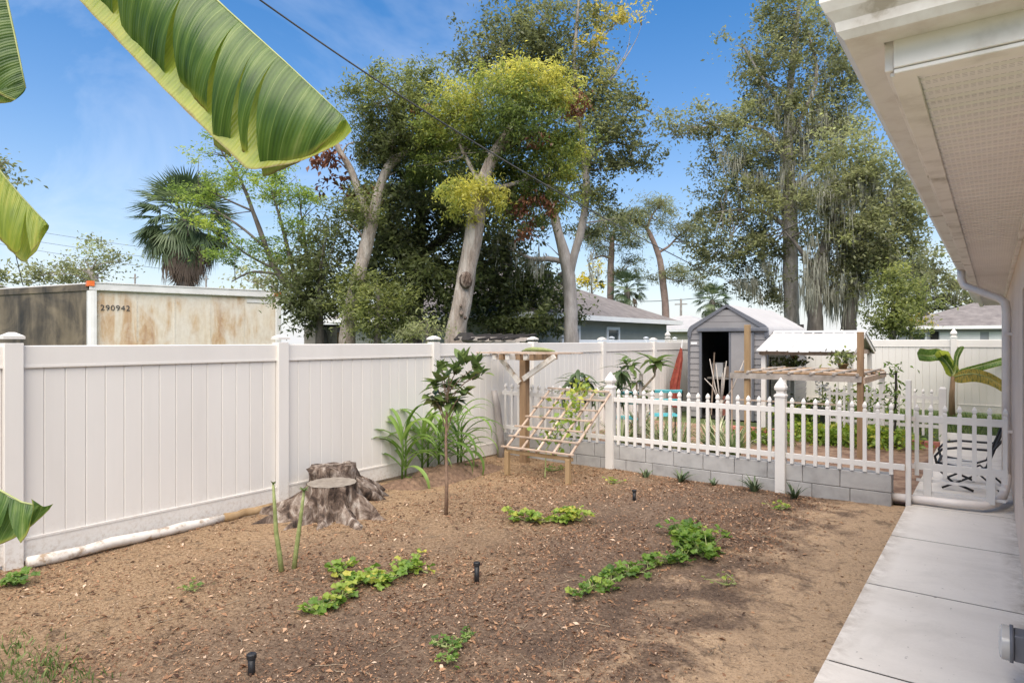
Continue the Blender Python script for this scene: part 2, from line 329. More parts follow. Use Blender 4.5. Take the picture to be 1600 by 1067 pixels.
def soil_mat():
    m, t, b, o = newmat('soil')
    geo = N(t, 'ShaderNodeNewGeometry'); sp = N(t, 'ShaderNodeSeparateXYZ'); t.links.new(geo.outputs['Position'], sp.inputs[0])
    big = ntex(t, 0.55, 4, 0.5, None, 'World'); mid = ntex(t, 3.2, 8, 0.65, None, 'World', 0.6); fine = ntex(t, 38, 8, 0.7, None, 'World'); grit = ntex(t, 150, 4, 0.7, None, 'World')
    tan = ramp(t, fine, [(0.3, (0.155, 0.10, 0.056)), (0.5, (0.32, 0.215, 0.125)), (0.7, (0.46, 0.325, 0.205))])
    brown = ramp(t, fine, [(0.32, (0.07, 0.047, 0.033)), (0.5, (0.175, 0.12, 0.083)), (0.7, (0.33, 0.235, 0.165))])
    sand = ramp(t, fine, [(0.25, (0.38, 0.255, 0.15)), (0.55, (0.52, 0.365, 0.23)), (0.8, (0.60, 0.445, 0.30))])
    dark = ramp(t, grit, [(0.3, (0.025, 0.02, 0.016)), (0.65, (0.085, 0.062, 0.046))])
    # tan on the fence side, brown mulch in the middle
    fx = N(t, 'ShaderNodeMapRange'); fx.inputs[1].default_value = -5.0; fx.inputs[2].default_value = -2.6
    t.links.new(mth(t, 'ADD', sp.outputs[0], mth(t, 'MULTIPLY', mth(t, 'SUBTRACT', big, 0.5), 5.0)), fx.inputs[0])
    c = mixc(t, fx.outputs[0], tan, brown)
    # bare sand along the walkway
    ms = N(t, 'ShaderNodeMapRange'); ms.inputs[1].default_value = -1.75; ms.inputs[2].default_value = -1.15
    t.links.new(mth(t, 'ADD', sp.outputs[0], mth(t, 'MULTIPLY', mth(t, 'SUBTRACT', mid, 0.5), 3.4)), ms.inputs[0])
    c = mixc(t, ms.outputs[0], c, sand)
    dk = N(t, 'ShaderNodeMapRange'); dk.inputs[1].default_value = 0.54; dk.inputs[2].default_value = 0.64
    t.links.new(ntex(t, 6.5, 9, 0.72, None, 'World', 1.0), dk.inputs[0])
    c = mixc(t, mth(t, 'MULTIPLY', dk.outputs[0], 0.62), c, dark)
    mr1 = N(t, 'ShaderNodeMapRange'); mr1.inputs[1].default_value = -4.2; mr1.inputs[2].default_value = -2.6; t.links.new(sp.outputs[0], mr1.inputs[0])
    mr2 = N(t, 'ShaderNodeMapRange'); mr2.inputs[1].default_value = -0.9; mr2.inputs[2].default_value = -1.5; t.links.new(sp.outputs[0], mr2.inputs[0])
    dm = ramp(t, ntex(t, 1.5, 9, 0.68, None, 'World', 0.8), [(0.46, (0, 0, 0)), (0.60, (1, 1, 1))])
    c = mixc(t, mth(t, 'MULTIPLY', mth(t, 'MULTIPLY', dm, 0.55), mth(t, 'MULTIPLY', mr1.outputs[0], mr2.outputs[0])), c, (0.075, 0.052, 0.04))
    sk = ramp(t, ntex(t, 75, 3, 0.6, None, 'World', 1.0), [(0.56, (0, 0, 0)), (0.66, (1, 1, 1))])
    c = mixc(t, mth(t, 'MULTIPLY', sk, 0.7), c, (0.05, 0.032, 0.022))
    sk2 = ramp(t, ntex(t, 52, 3, 0.6, (1.0, 1.6, 1), 'World', 1.0), [(0.62, (0, 0, 0)), (0.70, (1, 1, 1))])
    c = mixc(t, mth(t, 'MULTIPLY', sk2, 0.5), c, (0.46, 0.33, 0.22))
    t.links.new(c, b.inputs['Base Color']); b.inputs['Roughness'].default_value = 0.95; b.inputs['Specular IOR Level'].default_value = 0.15
    bumpn(t, b, mth(t, 'ADD', fine, mth(t, 'MULTIPLY', grit, 0.6)), 0.9, 0.02)
    return m
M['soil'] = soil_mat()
M['mound'] = pm('mound', [(0.3, (0.088, 0.053, 0.035)), (0.55, (0.200, 0.125, 0.081)), (0.8, (0.312, 0.206, 0.131))], 22, 9, 0.95, 0.9, 60, 0.02)
M['garden_soil'] = pm('garden_soil', [(0.3, (0.11, 0.06, 0.042)), (0.5, (0.24, 0.15, 0.10)), (0.72, (0.40, 0.28, 0.19))], 5, 10, 0.95, 0.8, 50, 0.02, dist=0.8)
M['lawn'] = pm('lawn', [(0.3, (0.05, 0.075, 0.025)), (0.5, (0.09, 0.12, 0.04)), (0.68, (0.14, 0.15, 0.06)), (0.85, (0.24, 0.18, 0.11))], 1.2, 10, 0.95, 0.7, 40, 0.03)
def concrete_mat():
    m, t, b, o = newmat('concrete')
    n1 = ntex(t, 1.3, 7, 0.6, (1, 3.0, 1), 'World', 0.4); n2 = ntex(t, 60, 6, 0.7, (1, 4, 1), 'World'); n3 = ntex(t, 9, 3, 0.5, None, 'World')
    c = ramp(t, n1, [(0.25, (0.60, 0.56, 0.51)), (0.5, (0.70, 0.66, 0.61)), (0.8, (0.76, 0.72, 0.67))])
    c = mixc(t, 0.35, c, ramp(t, n2, [(0.3, (0.60, 0.56, 0.51)), (0.7, (0.78, 0.74, 0.69))]))
    spk = ramp(t, ntex(t, 30, 2, 0.5, None, 'World'), [(0.22, (1, 1, 1)), (0.27, (0, 0, 0))])
    c = mixc(t, mth(t, 'MULTIPLY', spk, 0.6), c, (0.10, 0.085, 0.07))
    c = mixc(t, 1.0, c, (1.0, 0.985, 0.95), 'MULTIPLY')
    gs = N(t, 'ShaderNodeSeparateXYZ'); t.links.new(N(t, 'ShaderNodeNewGeometry').outputs['Position'], gs.inputs[0])
    e1 = N(t, 'ShaderNodeMapRange'); e1.inputs[1].default_value = -0.60; e1.inputs[2].default_value = -0.74; t.links.new(gs.outputs[0], e1.inputs[0])
    e2 = N(t, 'ShaderNodeMapRange'); e2.inputs[1].default_value = 0.04; e2.inputs[2].default_value = 0.17; t.links.new(gs.outputs[0], e2.inputs[0])
    gn = ramp(t, ntex(t, 7, 9, 0.7, None, 'World', 0.5), [(0.40, (0, 0, 0)), (0.66, (1, 1, 1))])
    c = mixc(t, mth(t, 'MULTIPLY', mth(t, 'ADD', e1.outputs[0], e2.outputs[0]), mth(t, 'MULTIPLY', gn, 0.75)), c, (0.26, 0.20, 0.14))
    blot = ramp(t, ntex(t, 1.7, 9, 0.7, (1, 0.7, 1), 'World', 1.2), [(0.5, (0, 0, 0)), (0.72, (1, 1, 1))])
    c = mixc(t, mth(t, 'MULTIPLY', blot, 0.30), c, (0.40, 0.37, 0.32))
    t.links.new(c, b.inputs['Base Color']); b.inputs['Roughness'].default_value = 0.85
    bumpn(t, b, n2, 0.25, 0.004)
    return m
M['concrete'] = concrete_mat()
def soffit_mat():
    m, t, b, o = newmat('soffit')
    geo = N(t, 'ShaderNodeNewGeometry'); sp = N(t, 'ShaderNodeSeparateXYZ'); t.links.new(geo.outputs['Position'], sp.inputs[0])
    # vent slots: their inner shade painted as darker colour on every strip's flat part
    fx = mth(t, 'FRACT', mth(t, 'DIVIDE', sp.outputs[0], 0.0175)); sx = mth(t, 'LESS_THAN', fx, 0.68)
    yy = mth(t, 'SUBTRACT', sp.outputs[1], 2.06)
    ys = mth(t, 'FRACT', mth(t, 'DIVIDE', yy, 0.1016))
    inb = mth(t, 'MULTIPLY', mth(t, 'GREATER_THAN', ys, 0.23), mth(t, 'LESS_THAN', ys, 0.84))
    fy = mth(t, 'FRACT', mth(t, 'DIVIDE', mth(t, 'MULTIPLY', ys, 0.1016), 0.0125)); sy2 = mth(t, 'LESS_THAN', fy, 0.32)
    hole = mth(t, 'MULTIPLY', mth(t, 'MULTIPLY', sx, inb), sy2)
    base = ramp(t, ntex(t, 2.2, 6, 0.6, None, 'World'), [(0.3, (0.76, 0.71, 0.68)), (0.7, (0.84, 0.79, 0.76))])
    c = mixc(t, mth(t, 'MULTIPLY', hole, 0.62), base, (0.27, 0.245, 0.23))
    t.links.new(c, b.inputs['Base Color']); b.inputs['Roughness'].default_value = 0.5
    inv = mth(t, 'SUBTRACT', 1.0, hole); bumpn(t, b, inv, 0.5, 0.003)
    return m
M['soffit'] = soffit_mat()
def trailer_mat(name, mould):
    m, t, b, o = newmat(name)
    st = ntex(t, 1.6, 8, 0.65, (1, 1.4, 0.22), 'World', 0.7); bl = ntex(t, 0.7, 8, 0.6, None, 'World', 0.8); fi = ntex(t, 9, 6, 0.7, (1, 1, 0.5), 'World')
    if not mould:
        c = ramp(t, st, [(0.3, (0.66, 0.61, 0.53)), (0.45, (0.60, 0.52, 0.40)), (0.55, (0.48, 0.32, 0.17)), (0.68, (0.33, 0.17, 0.07))])
        c = mixc(t, ramp(t, bl, [(0.42, (0, 0, 0)), (0.6, (1, 1, 1))]), c, (0.63, 0.58, 0.50))
        c = mixc(t, 0.18, c, ramp(t, fi, [(0.35, (0.35, 0.25, 0.16)), (0.6, (0.72, 0.68, 0.6))]))
    else:
        c = ramp(t, bl, [(0.36, (0.016, 0.012, 0.009)), (0.48, (0.075, 0.056, 0.036)), (0.6, (0.18, 0.138, 0.085)), (0.8, (0.27, 0.21, 0.13))])
        c = mixc(t, 0.4, c, ramp(t, st, [(0.4, (0.02, 0.018, 0.014)), (0.6, (0.17, 0.14, 0.10))]))
    t.links.new(c, b.inputs['Base Color']); b.inputs['Roughness'].default_value = 0.6
    return m
M['trailer_side'] = trailer_mat('trailer_side', False)
M['trailer_front'] = trailer_mat('trailer_front', True)
def banana_mat(name, cols, back):
    m, t, b, o = newmat(name)
    uv = N(t, 'ShaderNodeTexCoord'); sp = N(t, 'ShaderNodeSeparateXYZ'); t.links.new(uv.outputs['UV'], sp.inputs[0])
    u = mth(t, 'ADD', sp.outputs[0], mth(t, 'MULTIPLY', mth(t, 'MULTIPLY', sp.outputs[1], sp.outputs[1]), 0.02))
    vein = mth(t, 'SINE', mth(t, 'MULTIPLY', u, 2 * math.pi * 74)); vein2 = mth(t, 'SINE', mth(t, 'MULTIPLY', u, 2 * math.pi * 260))
    cmbn = N(t, 'ShaderNodeCombineXYZ'); t.links.new(mth(t, 'MULTIPLY', u, 42), cmbn.inputs[0]); t.links.new(mth(t, 'MULTIPLY', sp.outputs[1], 1.6), cmbn.inputs[1])
    nn = N(t, 'ShaderNodeTexNoise'); nn.inputs['Scale'].default_value = 1.0; nn.inputs['Detail'].default_value = 6; t.links.new(cmbn.outputs[0], nn.inputs['Vector'])
    f = mth(t, 'ADD', nn.outputs[0], mth(t, 'ADD', mth(t, 'MULTIPLY', vein, 0.05), mth(t, 'MULTIPLY', vein2, 0.035)))
    c = ramp(t, f, cols)
    rib = N(t, 'ShaderNodeMapRange'); rib.inputs[1].default_value = 0.985; rib.inputs[2].default_value = 1.0
    t.links.new(vein, rib.inputs[0])
    c = mixc(t, mth(t, 'MULTIPLY', rib.outputs[0], 0.55), c, (0.30, 0.36, 0.12))
    edge = N(t, 'ShaderNodeMapRange'); edge.inputs[1].default_value = 0.93; edge.inputs[2].default_value = 1.0; t.links.new(mth(t, 'ADD', sp.outputs[1], mth(t, 'MULTIPLY', nn.outputs[0], 0.05)), edge.inputs[0])
    c = mixc(t, mth(t, 'MULTIPLY', edge.outputs[0], 0.55), c, (0.36, 0.36, 0.06))
    bm2 = N(t, 'ShaderNodeMapRange'); bm2.inputs[1].default_value = 0.975; bm2.inputs[2].default_value = 1.0; t.links.new(mth(t, 'ADD', sp.outputs[1], mth(t, 'MULTIPLY', mth(t, 'SUBTRACT', nn.outputs[0], 0.5), 0.07)), bm2.inputs[0])
    c = mixc(t, mth(t, 'MULTIPLY', bm2.outputs[0], 0.8), c, (0.13, 0.075, 0.03))
    t.links.new(c, b.inputs['Base Color']); b.inputs['Roughness'].default_value = 0.38; b.inputs['Specular IOR Level'].default_value = 0.45
    bumpn(t, b, mth(t, 'ADD', mth(t, 'MULTIPLY', vein, 0.6), mth(t, 'MULTIPLY', vein2, 0.3)), 0.35, 0.004)
    tr = N(t, 'ShaderNodeBsdfTranslucent'); hv = N(t, 'ShaderNodeHueSaturation'); hv.inputs['Value'].default_value = 2.2; hv.inputs['Hue'].default_value = 0.485
    t.links.new(c, hv.inputs['Color']); t.links.new(hv.outputs[0], tr.inputs[0])
    ms = N(t, 'ShaderNodeMixShader'); ms.inputs[0].default_value = 0.38
    t.links.new(b.outputs[0], ms.inputs[1]); t.links.new(tr.outputs[0], ms.inputs[2]); t.links.new(ms.outputs[0], o.inputs[0])
    return m
M['banana'] = banana_mat('banana', [(0.30, (0.028, 0.066, 0.010)), (0.46, (0.06, 0.118, 0.017)), (0.62, (0.105, 0.175, 0.03)), (0.78, (0.19, 0.25, 0.07))], False)
M['banana_young_or_backlit'] = banana_mat('banana_young_or_backlit', [(0.3, (0.16, 0.22, 0.03)), (0.5, (0.26, 0.33, 0.04)), (0.7, (0.38, 0.40, 0.06))], False)
M['banana_old'] = banana_mat('banana_old', [(0.3, (0.05, 0.08, 0.03)), (0.5, (0.30, 0.24, 0.05)), (0.7, (0.42, 0.28, 0.05))], False)
M['banana_rib'] = pm('banana_rib', [(0.3, (0.24, 0.28, 0.09)), (0.7, (0.38, 0.40, 0.17))], 12, 4, 0.45)
M['banana_stem'] = pm('banana_stem', [(0.3, (0.10, 0.075, 0.045)), (0.55, (0.20, 0.17, 0.09)), (0.75, (0.27, 0.29, 0.11))], 9, 6, 0.7, stretch=(1, 1, 0.2))

# ------------------------------------------------------------------ ground
def gh(x, y):
    v = Vector((x * 0.9, y * 0.9, 0.3)); a = noise.noise(v) * 0.018 + noise.noise(v * 3.1) * 0.010 + noise.noise(v * 9.7) * 0.006
    return a
def sheet(name, x0, x1, y0, y1, step, mt, base=0.0, amp=1.0, dip=None):
    nx = max(2, int((x1 - x0) / step) + 1); ny = max(2, int((y1 - y0) / step) + 1)
    V = []
    for j in range(ny):
        y = y0 + (y1 - y0) * j / (ny - 1)
        for i in range(nx):
            x = x0 + (x1 - x0) * i / (nx - 1)
            z = base + gh(x, y) * amp
            if dip: z += dip(x, y)
            V.append((x, y, z))
    ii, jj = np.meshgrid(np.arange(nx - 1), np.arange(ny - 1)); a = (jj * nx + ii).ravel()
    F = np.stack([a, a + 1, a + nx + 1, a + nx], 1)
    o = npmesh(name, np.array(V), F, mt, smooth=True)
    tag(o, kind='structure'); return o
m = MB(); m.add([(-300, -300, -0.08), (300, -300, -0.08), (300, 400, -0.08), (-300, 400, -0.08)], [(0, 1, 2, 3)])
tag(m.build('ground', M['lawn']), kind='structure')
def near_dip(x, y): return -0.02 if x > -0.8 else 0.0
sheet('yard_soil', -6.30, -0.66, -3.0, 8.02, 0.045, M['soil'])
sheet('garden_soil', -6.30, -0.66, 8.02, 13.2, 0.08, M['garden_soil'], 0.02)
sheet('lawn', -6.30, 4.0, 13.2, 19.0, 0.2, M['lawn'], 0.0)

# ------------------------------------------------------------------ walkway
wk = bpy.data.objects.new('walkway', None); C.objects.link(wk); tag(wk, kind='structure')
js = [-2.9, -1.5, -0.05, 1.05, 2.43, 3.82, 5.20, 6.60, 7.92]
for a, b in zip(js[:-1], js[1:]):
    MB().box((-0.28, (a + b) / 2, 0.0), (0.90, b - a - 0.022, 0.09)).build('slab', M['concrete'], wk)
js = [7.95, 9.7, 11.6, 13.2, 14.7]
for a, b in zip(js[:-1], js[1:]):
    MB().box((-0.26, (a + b) / 2, -0.006), (0.94, b - a - 0.022, 0.09)).build('slab', M['concrete'], wk)
m = MB().box((-0.28, 2.5, 0.006), (0.87, 10.8, 0.07)).box((-0.26, 11.3, -0.006), (0.91, 6.7, 0.07)); m.build('joint_fill', M['dark'], wk)

# ------------------------------------------------------------------ the house on the right
hs = thing('house', 'pale stucco house with white gutter and perforated soffit beside the walkway', 'house', (0.17, 2.5, 0))
def hp(mb, name, mt, **k):
    o = mb.build(name, mt, None, **k); o.parent = hs; o.matrix_parent_inverse = Matrix.Translation((-0.17, -2.5, 0)); return o
WX = 0.17
# side wall with a window opening (Y 4.35..5.95, Z .62..2.2), front wall
mb = MB()
for y0, y1, z0, z1 in ((2.5, 4.35, 0, 2.6), (5.95, 17.0, 0, 2.6), (4.35, 5.95, 0, 0.62), (4.35, 5.95, 2.2, 2.6)):
    mb.box((WX + 0.1, (y0 + y1) / 2, (z0 + z1) / 2 - 0.05), (0.2, y1 - y0, z1 - z0 + (0.1 if z0 == 0 else 0)))
mb.box((5.2, 2.6, 1.25), (9.66, 0.2, 2.7)); mb.box((5.2, 16.9, 1.25), (9.66, 0.2, 2.7)); mb.box((10.1, 9.75, 1.25), (0.2, 14.1, 2.7))
hp(mb, 'wall', M['house_wall'])
wf = MB()
for c, d in (((WX + 0.05, 4.39, 1.41), (0.08, 0.07, 1.56)), ((WX + 0.05, 5.91, 1.41), (0.08, 0.07, 1.56)), ((WX + 0.05, 5.15, 0.655), (0.08, 1.45, 0.06)), ((WX + 0.05, 5.15, 2.165), (0.08, 1.45, 0.06)), ((WX + 0.05, 5.15, 1.4), (0.06, 1.45, 0.05))):
    wf.box(c, d)
wfo = hp(wf, 'window', M['dark'])
MB().box((WX + 0.09, 5.15, 1.41), (0.01, 1.44, 1.5)).build('pane', M['glass_dark'], wfo)
# hip roof
Z0 = 2.74
ex0, ex1, ey0, ey1 = -0.24, 10.6, 2.04, 17.4
cxr = (ex0 + ex1) / 2; rz = Z0 + (cxr - ex0) * 0.36; ry0, ry1 = ey0 + (cxr - ex0), ey1 - (cxr - ex0)
rv = [(ex0, ey0, Z0), (ex1, ey0, Z0), (ex1, ey1, Z0), (ex0, ey1, Z0), (cxr, ry0, rz), (cxr, ry1, rz)]
mb = MB().add(rv + [(x, y, z - 0.05) for x, y, z in rv[:4]], [(0, 1, 4), (1, 2, 5, 4), (2, 3, 5), (3, 0, 4, 5), (6, 7, 1, 0), (7, 8, 2, 1), (8, 9, 3, 2), (9, 6, 0, 3), (6, 9, 8, 7)])
hp(mb, 'roof', M['shingle'])
# fascia boards, below the gutter they reach down to the soffit
hp(MB().box((-0.232, 9.72, 2.608), (0.022, 15.32, 0.156)), 'fascia', M['fascia'], bevel=0.002)
hp(MB().box((5.18, 2.052, 2.608), (10.8, 0.022, 0.156)), 'fascia', M['fascia'], bevel=0.002)
hp(MB().box((-0.200, 9.72, 2.522), (0.062, 15.3, 0.012)), 'soffit_channel', M['fascia'], bevel=0.002)
hp(MB().box((5.18, 2.0785, 2.5225), (10.80, 0.062, 0.0125)), 'soffit_channel', M['fascia'], bevel=0.002)
hp(MB().box((0.155, 9.75, 2.515), (0.03, 14.4, 0.03)), 'soffit_channel', M['fascia'], bevel=0.003)
# K-style gutters: profile (outward, z)
prof = [(0, 2.605), (0.085, 2.605), (0.10, 2.625), (0.105, 2.65), (0.125, 2.675), (0.137, 2.70), (0.137, 2.73), (0.125, 2.735), (0.122, 2.70), (0.10, 2.66), (0.085, 2.62), (0.012, 2.62), (0.012, 2.735), (0, 2.735)]
def gut(seg, axis, a, b, base, sgn):
    return MB().prism([(base + sgn * p, z) for p, z in prof], axis, a, b)
ys = [1.93, 5.1, 8.15, 11.2, 14.3, 17.4]
gmb = MB()
for a, b in zip(ys[:-1], ys[1:]):
    n_ = len(prof); mb = MB()
    mb.add([(-0.243 - p, 2.041 - p if a < 2 else a, z) for p, z in prof] + [(-0.243 - p, b, z) for p, z in prof], [tuple(range(n_)), tuple(range(n_, 2 * n_))] + [(i, (i + 1) % n_, n_ + (i + 1) % n_, n_ + i) for i in range(n_)])
    hp(mb, 'gutter', M['gutter'])
xs = [-0.252, -0.023, 3.05, 6.1, 9.2, 10.6]
for i, (a, b) in enumerate(zip(xs[:-1], xs[1:])):
    n_ = len(prof); mb = MB()
    mb.add([(-0.2435 - p if i == 0 else a, 2.0405 - p, z) for p, z in prof] + [(b, 2.0405 - p, z) for p, z in prof], [tuple(range(n_)), tuple(range(n_, 2 * n_))] + [(k, (k + 1) % n_, n_ + (k + 1) % n_, n_ + k) for k in range(n_)])
    hp(mb, 'gutter', M['gutter'])
for y in (5.1, 8.15, 11.2): hp(MB().box((-0.305, y, 2.604), (0.125, 0.006, 0.004)), 'gutter_seam', M['wood_grey'])
# soffit panels of three vented strips each
S = 0.1016
def strip_panel(y0):
    pts = []
    for k in range(3):
        a = y0 + k * S
        pts += [(a, 2.530), (a + 0.016, 2.530), (a + 0.021, 2.537), (a + S - 0.019, 2.537), (a + S - 0.014, 2.530)]
    pts += [(y0 + 3 * S - 0.002, 2.530), (y0 + 3 * S - 0.002, 2.55), (y0, 2.55)]
    return MB().prism(pts, 0, -0.172, 0.15)
proto = None
for k in range(49):
    y = 2.11 + k * 3 * S
    if proto is None: proto = hp(strip_panel(2.11), 'soffit_panel', M['soffit'])
    else:
        o = proto.copy(); C.objects.link(o); o.parent = hs; o.matrix_parent_inverse = Matrix.Translation((-0.17, -2.5 + k * 3 * S, 0))
hp(MB().prism([(2.11, 2.534), (2.6, 2.534), (2.6, 2.55), (2.11, 2.55)], 0, 0.15, 10.5), 'soffit_front', M['soffit'])
# downspout
ds = MB()
P = [(-0.30, 9.2, 2.61), (-0.30, 9.2, 2.50), (-0.27, 9.18, 2.42), (-0.16, 9.08, 2.36), (0.06, 8.86, 2.24), (0.105, 8.8, 2.19), (0.115, 8.78, 2.10), (0.115, 8.75, 0.32)]
dso = hp(MB().tube(P, [0.042] * len(P), 10), 'downspout', M['downspout'], smooth=True)
for z in (1.85, 0.8): MB().box((0.13, 8.757, z), (0.075, 0.09, 0.03)).build('strap', M['downspout'], dso)
P = [(0.115, 8.75, 0.33), (0.11, 8.70, 0.22), (0.08, 8.5, 0.14), (0.02, 8.22, 0.115), (-0.08, 8.06, 0.105), (-0.30, 8.03, 0.10), (-0.9, 8.045, 0.085)]
MB().tube(P, [0.044] * len(P), 12).build('drain_pipe', M['downspout'], dso, smooth=True)

# low wall fixture with a ribbed round lens
wl = thing('wall_lamp', 'small grey box with ribbed clear round lens low on the house wall', 'wall lamp', (0.17, 4.05, 0.27))
MB().box((-0.045, 0, 0), (0.09, 0.12, 0.13)).build('mounting_box', M['shed_trim'], wl, bevel=0.006)
def xlathe(prof, n=20):
    mb = MB(); mb.lathe(prof, (0, 0, 0), n); mb.v = [(-z, x, y) for x, y, z in mb.v]; return mb
xlathe([(0.065, 0.088), (0.09, 0.09), (0.09, 0.105), (0.065, 0.107)]).build('rim', M['shed_trim'], wl, smooth=True)
gm, gt, gb, go = newmat('ribbed_glass'); gb.inputs['Base Color'].default_value = (0.75, 0.74, 0.72, 1); gb.inputs['Roughness'].default_value = 0.15; gb.inputs['Transmission Weight'].default_value = 0.35
pr = []
for i in range(6): pr += [(0.086, 0.105 + i * 0.006), (0.080, 0.108 + i * 0.006)]
pr += [(0.07, 0.145), (0.02, 0.15)]
xlathe(pr, 24).build('lens', gm, wl, smooth=True)

# ------------------------------------------------------------------ white vinyl privacy fences
def board_mesh(wd, z0, z1, th=0.022, ch=0.0065):
    h = wd / 2
    return MB().prism([(-h, -th / 2), (h, -th / 2), (h, th / 2 - ch), (h - ch, th / 2), (-h + ch, th / 2), (-h, th / 2 - ch)], 2, z0, z1)
def post_cap(mb, c, wdt, z, style):
    if style == 'flat':
        mb.box((c[0], c[1], z + 0.012), (wdt + 0.014, wdt + 0.014, 0.02)); mb.box((c[0], c[1], z + 0.040), (wdt + 0.012, wdt + 0.012, 0.03), taper=0.25)
    else:
        r = wdt * 0.707
        mb.lathe([(r + 0.012, 0), (r + 0.012, 0.022), (r * 0.75, 0.035), (r * 0.72, 0.06), (r * 1.05, 0.085), (r * 1.1, 0.11), (r * 0.85, 0.15), (r * 0.4, 0.19), (0.006, 0.225)], (c[0], c[1], z), 4, R(45))
def fence_run(root, A, d, n, pitch, ztop, zb, mt, cap, nb, first=True, last=True):
    """A start post centre, d unit direction (world), local frame of root is world-aligned at A"""
    d = Vector(d); nrm = Vector((-d.y, d.x, 0)) * -1
    ang = math.atan2(d.y, d.x)
    pw = 0.127
    pm_ = MB(); pm_.box((0, 0, (ztop + 0.02) / 2 - 0.03), (pw, pw, ztop + 0.08)); 
    po = pm_.build('post', mt, root, bevel=0.004); capm = MB(); post_cap(capm, (0, 0), pw, ztop + 0.05, cap)
    cap_me = capm.build('cap', mt, po).data
    for i in range(1, n + 1):
        o = po.copy(); C.objects.link(o); o.location = d * (pitch * i); o.rotation_euler = (0, 0, ang)
        inst('cap', cap_me, o)
    po.rotation_euler = (0, 0, ang)
    L = pitch - pw
    rail = MB().prism([(-0.024, 0), (0.024, 0), (0.024, 0.165), (0.017, 0.172), (-0.017, 0.172), (-0.024, 0.165)], 0, 0, L).build('rail_tmp', mt).data
    lip = MB().box((L / 2, 0, 0.008), (L, 0.062, 0.018)).data if False else None
    bpy.data.objects.remove(bpy.data.objects['rail_tmp'])
    bw = L / nb
    bm_ = board_mesh(bw - 0.0008, zb + 0.10, ztop - 0.12).build('board_tmp', mt).data; bpy.data.objects.remove(bpy.data.objects['board_tmp'])
    edge = MB().box((L / 2, 0, 0.009), (L, 0.058, 0.018)).build('edge_tmp', mt).data; bpy.data.objects.remove(bpy.data.objects['edge_tmp'])
    for i in range(n):
        base = d * (pitch * i + pw / 2)
        r1 = inst('rail', rail, root, base + Vector((0, 0, ztop - 0.172)), (0, 0, ang)); inst('rail_lip', edge, r1, (0, 0, -0.006)); 
        r2 = inst('rail', rail, root, base + Vector((0, 0, zb)), (0, 0, ang)); inst('rail_lip', edge, r2, (0, 0, 0.162))
        for k in range(nb):
            inst('board', bm_, root, base + d * (bw * (k + 0.5)), (0, 0, ang + (math.pi if False else 0)))
FX = -6.18
lf = thing('privacy_fence', 'tall white vinyl board fence along the left side of the yard', 'fence', (FX, 1.66 - 2.38, 0))
# direction -Y so that boards' chamfered side (local +y) faces +X
fence_run(lf, None, (0, 1, 0), 8, 2.38, 1.74, 0.03, M['vinyl'], 'flat', 15)
for o in lf.children:
    if o.name.startswith('board'): o.rotation_euler.z += math.pi
bf = thing('privacy_fence', 'white vinyl board fence with pointed post caps across the far end of the garden', 'fence', (-8.15 + 2.46 * 4, 18.95, 0))
fence_run(bf, None, (-1, 0, 0), 4, 2.46, 1.80, 0.06, M['vinyl'], 'gothic', 16)
for o in bf.children:
    if o.name.startswith('board'): o.rotation_euler.z += 0
# timber along the fence foot
tb = thing('edging_timber', 'round timber lying along the fence foot, white paint flaking at its bare brown end', 'timber', (-6.04, 2.7, 0.04))
def logpts(y0, y1): return [(0.012 * math.sin(k * 1.3), y0 + (y1 - y0) * k / 8, 0.006 * math.cos(k * 2.1)) for k in range(9)]
MB().tube(logpts(-0.98, 0.62), [0.043 + 0.004 * math.sin(k * 2.3) for k in range(9)], 10, jit=0.15).build('painted_length', M['wood_white'], tb, smooth=True)
MB().tube(logpts(0.625, 1.15), [0.042 + 0.004 * math.sin(k * 1.9) for k in range(9)], 10, jit=0.15).build('bare_end', M['wood_treated'], tb, smooth=True)

# ------------------------------------------------------------------ concrete block wall and picket fence
bwl = thing('block_wall', 'low grey concrete block wall under the white picket fence', 'wall', (-3.5, 8.02, 0))
def block(c, d):
    o = MB().box((0, 0, 0), d).build('concrete_block', M['block'], bwl, bevel=0.005); o.location = Vector(c) - Vector((-3.5, 8.02, 0)); return o
xe = -0.87
for row in range(2):
    z = 0.048 + row * 0.196
    x = xe - (0.0 if row == 0 else 0.0)
    first = True
    while x > -6.05:
        L = 0.392
        if row == 0 and first: L = 0.60 - 0.2
        if row == 1 and first: L = 0.50
        a = max(-6.1, x - L)
        yj = random.uniform(-0.004, 0.004)
        block(((x + a) / 2, 8.02 + yj, z), (x - a - 0.006, 0.19, 0.19))
        x = a; first = False
MB().box((0.005, 0, 0.05), (5.2, 0.165, 0.36)).build('mortar', M['mortar'], bwl)

def picket_mesh(z0, z1, wd=0.038):
    mb = MB(); h = wd * 0.707
    mb.lathe([(h, z0), (h, z1 - 0.09), (h * 0.72, z1 - 0.084), (h * 0.72, z1 - 0.074), (h * 1.12, z1 - 0.058), (h * 1.08, z1 - 0.035), (h * 0.5, z1 - 0.01), (0.003, z1)], (0, 0, 0), 4, R(45))
    return mb
pk = thing('picket_fence', 'white picket fence with pointed posts standing along the low block wall', 'fence', (-4.25, 7.93, 0))
def gpost(root, x, z1, mt=M['picket_white'], wd=0.112, y=0):
    mb = MB().box((x, y, z1 / 2 - 0.05), (wd, wd, z1 + 0.1)); o = mb.build('post', mt, root, bevel=0.003)
    c = MB(); post_cap(c, (x, y), wd, z1, 'gothic'); c.build('cap', mt, o); return o
gpost(pk, 0, 1.12); gpost(pk, 2.25, 1.12)
pkm = picket_mesh(0.347, 1.115).build('tmp', M['picket_white']).data; bpy.data.objects.remove(bpy.data.objects['tmp'])
